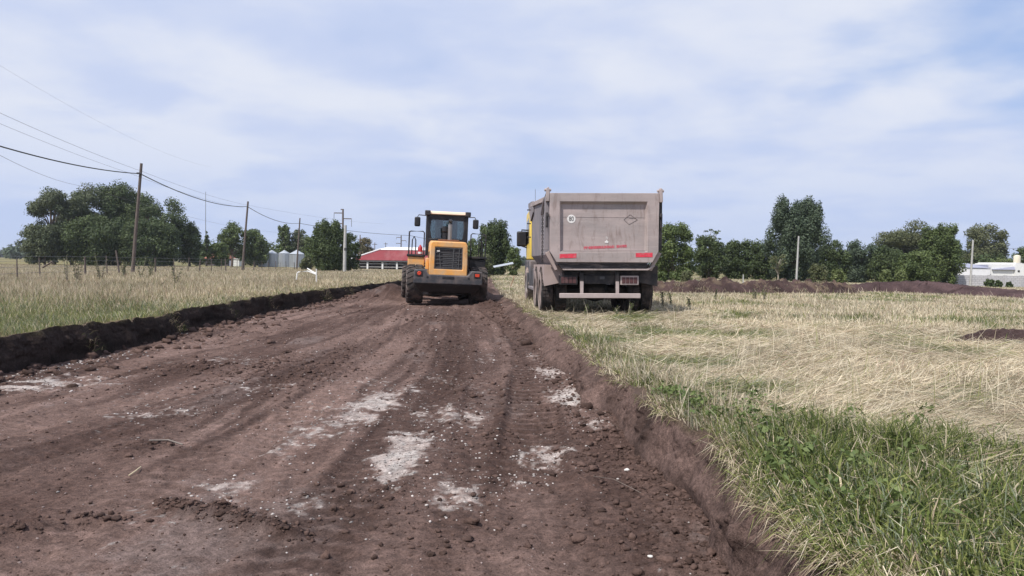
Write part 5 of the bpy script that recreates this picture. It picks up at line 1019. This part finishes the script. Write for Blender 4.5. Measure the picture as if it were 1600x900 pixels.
    mb = MB().prism([(-1.1, 1.85), (1.05, 1.85), (.98, 2.7), (-1.02, 2.7)], 7.66, 7.70); part(mb, 'windscreen', 'dark_glass', 0, cab)
    mb = MB().box(-1.30, 1.24, 5.9, 7.8, .48, 1.30); mb2 = part(mb, 'lower_cab', 'cab_grey', .04, cab)
    mb = MB().box(-1.36, -1.305, 6.0, 6.35, .40, .9); part(mb, 'cab_step', 'cab_grey', .01, cab)
    for sd in (-1, 1):
        xx = -1.27 if sd < 0 else 1.21
        c = xx + sd * .17; mb = MB().box(c - .165, c + .165, 7.30, 7.46, 1.76, 2.26); mo = part(mb, 'mirror', 'black', .04, cab)
        mb = MB().box(c - .13, c + .13, 7.285, 7.297, 1.80, 2.22); part(mb, 'mirror_face', 'mirror_glass' if sd > 0 else 'black', .004, mo)
        mb = MB().tube([(xx, 7.42, 2.30), (c, 7.40, 2.31), (c, 7.38, 2.24)], .022, 8); mb.tube([(xx, 7.42, 1.72), (c, 7.38, 1.77)], .02, 8); part(mb, 'mirror_arm', 'black', 0, mo, True)
    mb = MB().tube([(-1.0, 7.3, 2.85), (-1.01, 7.25, 3.65)], .006, 5); part(mb, 'antenna', 'black', 0, cab)
    mb = MB().lathe([(0, .0), (0, .09), (.12, .09), (.16, .05), (.17, 0)], 16, 'z', (-.02, 5.3, 3.02)); mb.box(-.06, .02, 5.22, 5.38, 2.9, 3.02); part(mb, 'beacon', 'black', 0, body, True)
    for k in range(3): mb = MB().tube([(-1.28, 5.62, 2.85 - k * .42), (-1.40, 5.62, 2.85 - k * .42)], .02, 6); part(mb, 'side_hook', 'black', 0, body)
dump_truck()

# ------------------------------------------------------------------ wheel loader
def wheel_loader():
    root = thing('wheel_loader', 'yellow wheel loader with a grey counterweight, seen from behind on the dirt road', 'wheel loader', (-2.2, 25.7, .0), (0, R(1.6), R(7.5)))
    def part(mb, name, m, bevel=.012, parent=root, smooth=False, seg=2): return mb.build(name, M[m], parent, bevel, smooth, seg=seg)
    # counterweight
    prof = [(-1.16, 1.215), (-.80, 1.225), (-.66, 1.055), (.66, 1.055), (.80, 1.225), (1.16, 1.215), (1.18, .74), (-1.18, .74)]
    mb = MB(); n = len(prof); v = [(a, 0.0 if b > 1 else 0, b) for a, b in prof] + [(a * .97, .75, b) for a, b in prof]
    mb.add(v, [tuple(range(n))[::-1], tuple(range(n, 2 * n))] + [(i, (i + 1) % n, n + (i + 1) % n, n + i) for i in range(n)]); cw = part(mb, 'counterweight', 'iron', .035, seg=3)
    mb = MB().add([(-1.15, .04, .735), (1.15, .04, .735), (1.15, .75, .735), (-1.15, .75, .735), (-.95, .30, .45), (.95, .30, .45), (.95, .75, .45), (-.95, .75, .45)], [(0, 1, 2, 3), (7, 6, 5, 4), (0, 4, 5, 1), (1, 5, 6, 2), (2, 6, 7, 3), (3, 7, 4, 0)]); part(mb, 'undercut', 'black', .02, cw)
    mb = MB().box(-.2, .2, -.012, -.002, .93, 1.0); part(mb, 'plate_recess', 'black', .004, cw)
    for sd in (-1, 1):
        lb = MB().box(sd * .985 - .11, sd * .985 + .11, -.018, -.002, .99, 1.17); lo = part(lb, 'tail_light', 'black', .02, cw)
        mb = MB().lathe([(0, .0), (-.01, .05), (-.0, .07), (.02, .07)], 20, 'y', (sd * .985, -.022, 1.085)) if sd < 0 else MB().box(.91, 1.06, -.03, -.0185, 1.03, 1.13); part(mb, 'lens', 'orange_lens', .005, lo)
        mb = MB().lathe([(-.004, 0), (-.004, .04), (.01, .04)], 16, 'y', (sd * .70, -.003, .96)); part(mb, 'tow_hole', 'black', 0, cw)
    # hood
    sec = lambda hw, zt: [(-hw, 1.03), (hw, 1.03), (hw * 1.0, 1.5), (hw * .97, zt - .10), (hw * .88, zt), (-hw * .88, zt), (-hw * .97, zt - .10), (-hw, 1.5)]
    a = sec(.655, 2.20); b = sec(.68, 2.27); mb = MB(); v = [(p, .28, q) for p, q in a] + [(p, 2.15, q) for p, q in b]
    g = [(-.49, 1.25), (.49, 1.25), (.47, 2.00), (-.47, 2.00)]; v += [(p, .28, q) for p, q in g] + [(p, .36, q) for p, q in g]
    f = [(8, 9, 10, 11, 12, 13, 14, 15)] + [(i, (i + 1) % 8, 8 + (i + 1) % 8, 8 + i) for i in range(8)]
    f += [(0, 1, 17, 16), (1, 2, 3, 4, 18, 17), (4, 5, 19, 18), (5, 6, 7, 0, 16, 19)] + [(16 + i, 16 + (i + 1) % 4, 20 + (i + 1) % 4, 20 + i) for i in range(4)] + [(20, 21, 22, 23)]
    mb.add(v, f); hood = part(mb, 'hood', 'yellow', .03, seg=3)
    mb = MB()
    mb.box(-.465, .465, .335, .35, 1.26, 1.99); gr = part(mb, 'grille', 'black', 0, hood)
    mb = MB()
    for sx in (-.28, .14, .33): mb.prism([(sx, 1.27), (sx + .03, 1.27), (sx + .045 - (.09 if sx < 0 else 0), 1.985), (sx + .015 - (.09 if sx < 0 else 0), 1.985)], .306, .320)
    for k in range(6): zz = 1.30 + k * .125; mb.box(-.45, .45, .312, .328, zz, zz + .022)
    part(mb, 'slats', 'steel', .003, gr)
    mb = MB(); mb.box(-.48, .48, .295, .33, 1.255, 1.285); mb.box(-.46, .46, .295, .33, 1.965, 1.995); mb.box(-.48, -.45, .295, .33, 1.2855, 1.9645); mb.box(.45, .48, .295, .33, 1.2855, 1.9645); part(mb, 'grille_frame', 'iron', .005, gr)
    mb = MB()
    for k in range(4): zz = 1.36 + k * .125; mb.box(-.20, .30, .329, .334, zz, zz + .045)
    part(mb, 'cooler_fins', 'steel', 0, gr)
    mb = MB().box(-.41, -.31, .286, .294, 1.85, 1.89); part(mb, 'small_label', 'sticker', 0, gr)
    mb = MB().box(-.60, .60, .40, 2.1, .88, 1.03); part(mb, 'rear_frame', 'yellow', .01)
    mb = MB().box(-.62, .62, .80, 4.6, .34, .87); part(mb, 'chassis', 'chassis', .02)
    mb = MB().box(-.45, .40, .72, .79, .50, .72); part(mb, 'belly_plate', 'rust', .01)
    mb = MB().box(-.668, -.657, .75, 1.9, 1.25, 1.85); mb.box(.657, .668, .75, 1.9, 1.25, 1.85); part(mb, 'side_grille', 'black', 0, hood)
    mb = MB(); mb.box(-.78, -.66, .6, .9, 1.22, 1.62); part(mb, 'hood_step', 'yellow', .02, hood)
    # exhaust and air cleaner on the hood
    mb = MB().tube([(0.06, 1.35, 2.20), (.06, 1.35, 2.85)], [.075, .075], 14); ex = part(mb, 'exhaust', 'chrome', 0, hood, True); mb = MB().tube([(.06, 1.35, 2.85), (.06, 1.36, 2.93), (.06, 1.28, 3.0)], [.072, .07, .06], 14); part(mb, 'exhaust_tip', 'black', 0, ex, True)
    mb = MB().tube([(-.10, 1.55, 2.22), (-.10, 1.55, 2.55)], .10, 14); mb.tube([(-.10, 1.55, 2.55), (-.10, 1.55, 2.60), (-.10, 1.55, 2.78)], [.06, .12, .12], 14); part(mb, 'air_cleaner', 'black', 0, hood, True)
    mb = MB().box(-.35, .40, 1.2, 1.9, 2.17, 2.30); part(mb, 'engine_top', 'rust', .02, hood)
    # cab
    y0, y1, hw, zb, zt = 2.25, 3.75, .765, 1.72, 3.24; cab = MB(); t = .09
    for sx in (-1, 1):
        for yy in (y0, y1 - t): cab.box(min(sx * hw, sx * (hw - t)), max(sx * hw, sx * (hw - t)), yy, yy + t, zb, zt)
        cab.box(min(sx * hw, sx * (hw - t)), max(sx * hw, sx * (hw - t)), y0 + t + .001, y1 - t - .001, zb, zb + .35)
    cab.box(-hw + t + .001, hw - t - .001, y0, y0 + t, zb, 2.36); cab.box(-hw + t + .001, hw - t - .001, y0, y0 + t, 3.06, zt); cab.box(-hw + t + .001, hw - t - .001, y1 - t, y1, zb, 2.0); cab.box(-hw + t + .001, hw - t - .001, y1 - t, y1, 3.08, zt)
    for sx in (-1, 1): cab.prism([(sx * (hw - t - .002), 2.361), (sx * (hw - t - .11), 2.361), (sx * (hw - t - .05), 2.7), (sx * (hw - t - .09), 3.059), (sx * (hw - t - .002), 3.059)], y0 + .002, y0 + t - .002)
    cab = part(cab, 'cab', 'black', .012)
    mb = MB().box(-hw + t + .003, hw - t - .003, y0 + .03, y0 + .036, 2.37, 3.05); part(mb, 'rear_window', 'glass', 0, cab)
    mb = MB().box(-hw + t + .003, hw - t - .003, y1 - .05, y1 - .044, 2.01, 3.07); part(mb, 'windscreen', 'glass', 0, cab)
    for sx in (-1, 1): mb = MB().box(min(sx * (hw - .05), sx * (hw - .044)), max(sx * (hw - .05), sx * (hw - .044)), y0 + t + .003, y1 - t - .003, zb + .36, zt - .01); part(mb, 'side_window', 'glass', 0, cab)
    for a0, a1 in ((-.44, -.17), (.08, .38)):       # curtains hanging inside the rear window
        pts = [(a0 + (a1 - a0) * i / 60, y0 + .16 + .028 * math.sin(i * .75) + .01 * math.sin(i * 1.9)) for i in range(61)]; mb = MB()
        v = [(p, q, 2.30) for p, q in pts] + [(p, q, 3.08) for p, q in pts]; mb.add(v, [(i, i + 1, 62 + i, 61 + i) for i in range(60)]); cu = mb.build('curtain', M['curtain'], cab, 0, True); cu.modifiers.new('thick', 'SOLIDIFY').thickness = .004
    mb = MB().box(-.25, .25, 2.72, 3.2, 2.0, 2.25); mb.box(-.24, .24, 2.66, 2.80, 2.2, 2.78); part(mb, 'seat', 'black', .04, cab)
    mb = MB().box(-hw - .02, hw + .02, y0 - .12, y1 + .15, zt + .002, zt + .12, (.93, .95)); rf = part(mb, 'roof', 'cream_roof', .03, cab)
    for sx in (-1, 1): mb = MB().box(sx * .74 - .10, sx * .74 + .10, y0 - .18, y0 + .0, zt - .04, zt + .13); part(mb, 'work_lamp', 'black', .02, rf)
    # decks, rails, mirrors
    for sd in (-1, 1):
        i, o = sd * .785, sd * 1.44
        mb = MB().box(min(i, o), max(i, o), 1.55, 3.75, 1.66, 1.74); dk = part(mb, 'deck', 'black', .01)
        mb = MB().box(min(sd * .80, sd * 1.40), max(sd * .80, sd * 1.40), 1.60, 2.9, 1.30, 1.655); part(mb, 'side_tank', 'yellow' if sd < 0 else 'black', .03)
        q = []
        x_a, x_b = sd * 1.38, sd * .84
        mb = MB().tube([(x_a, 1.62, 1.74), (x_a, 1.62, 2.50), (x_a - sd * .05, 1.62, 2.56), (x_b + sd * .05, 1.62, 2.57), (x_b, 1.62, 2.52), (x_b, 1.62, 1.74)], .022, 8); mb.tube([(x_a, 1.62, 2.54), (x_a, 3.4, 2.54), (x_a, 3.5, 1.74)], .02, 8); part(mb, 'handrail', 'black', 0, dk, True)
        xc = sd * 1.20; mb = MB().tube([(xc - .07, 1.60, 1.74), (xc - .06, 1.60, 2.25), (xc, 1.60, 2.38), (xc + .06, 1.60, 2.25), (xc + .07, 1.60, 1.74)], .02, 8); part(mb, 'grab_hoop', 'black', 0, dk, True)
        zmm = 2.80; mb = MB().box(sd * 1.10 - .11, sd * 1.10 + .11, 2.9, 3.0, zmm, zmm + .36); mo = part(mb, 'mirror', 'black', .05, cab, seg=3)
        mb = MB().tube([(sd * .765, 3.2, zmm + .44), (sd * 1.06, 3.0, zmm + .44), (sd * 1.10, 2.95, zmm + .36)], .016, 8); part(mb, 'mirror_arm', 'black', 0, mo, True)
        mb = MB()
        for k in range(3): mb.box(min(sd * 1.05, sd * 1.42), max(sd * 1.05, sd * 1.42), 2.35, 2.75, .55 + k * .32, .59 + k * .32)
        mb.box(sd * 1.06 - .02, sd * 1.06 + .02, 2.35, 2.40, .55, 1.65); part(mb, 'ladder', 'black', .006)
    mb = MB().lathe([(0, 0), (0, .085), (.24, .085), (.29, .05), (.33, .03), (.35, .0)], 16, 'z', (-.97, 1.70, 1.741)); fe = part(mb, 'fire_extinguisher', 'red_paint', 0, root, True); mb = MB().lathe([(0, .0865), (.07, .0865)], 16, 'z', (-.97, 1.70, 1.76)); part(mb, 'label_band', 'sticker', 0, fe, True)
    # wheels
    for yy in (1.2, 4.3):
        for sd in (-1, 1): wheel(root, sd * 1.12 - (.20 if yy > 2 else 0), yy, .685, .69, .58, .34, 20, 'lug', sd, 'rim' if sd < 0 else 'rim', 'tyre')
        mb = MB().tube([(-1.0, yy, .685), (1.0, yy, .685)], .15, 14); mb.lathe([(-.35, .15), (-.2, .3), (.2, .3), (.35, .15)], 20, 'x', (0, yy, .70)); part(mb, 'axle', 'rust', 0, root, True)
    # front frame, lift arms and bucket, seen past the body
    mb = MB().box(-.45, .45, 3.9, 5.1, .75, 1.5); part(mb, 'front_frame', 'yellow', .03)
    for sd in (-1, 1): mb = MB().prism([(4.0, 1.75), (4.2, 2.0), (5.3, 1.45), (6.3, .45), (6.15, .25), (5.1, 1.1)], min(sd * .50, sd * .62), max(sd * .50, sd * .62), 'x'); part(mb, 'lift_arm', 'yellow', .02)
    mb = MB(); pr = [(6.2, .10), (7.5, .02), (7.5, .05), (6.35, .16), (6.2, .45), (6.3, .95), (6.75, 1.15), (6.72, 1.19), (6.22, 1.0), (6.1, .5)]; mb.prism(pr, -1.48, 1.48, 'x')
    for sd in (-1, 1): mb.prism([(6.2, .1), (7.45, .05), (6.75, 1.15), (6.25, .95), (6.15, .5)], min(sd * 1.48, sd * 1.51), max(sd * 1.48, sd * 1.51), 'x')
    part(mb, 'bucket', 'iron', 0)
M['rust'] = mat('rusty_orange_steel', (0.16, 0.065, 0.03), 0.8, var=.3, dust=(0.10, 0.07, 0.06), dust_amt=.5)
wheel_loader()

# ------------------------------------------------------------------ air
def haze():
    m = bpy.data.materials.new('air'); m.use_nodes = True; nt = m.node_tree; n = nt.nodes; n.remove(n['Principled BSDF']); v = n.new('ShaderNodeVolumePrincipled')
    v.inputs['Color'].default_value = (.86, .92, 1, 1); v.inputs['Density'].default_value = 0.00022; v.inputs['Anisotropy'].default_value = 0.2; nt.links.new(v.outputs[0], n['Material Output'].inputs['Volume'])
    o = MB().box(-3800, 3800, -40, 5200, -2.5, 24).build('haze', m); tag(o, 'thin pale air over the whole plain', 'haze', kind='stuff')
haze()
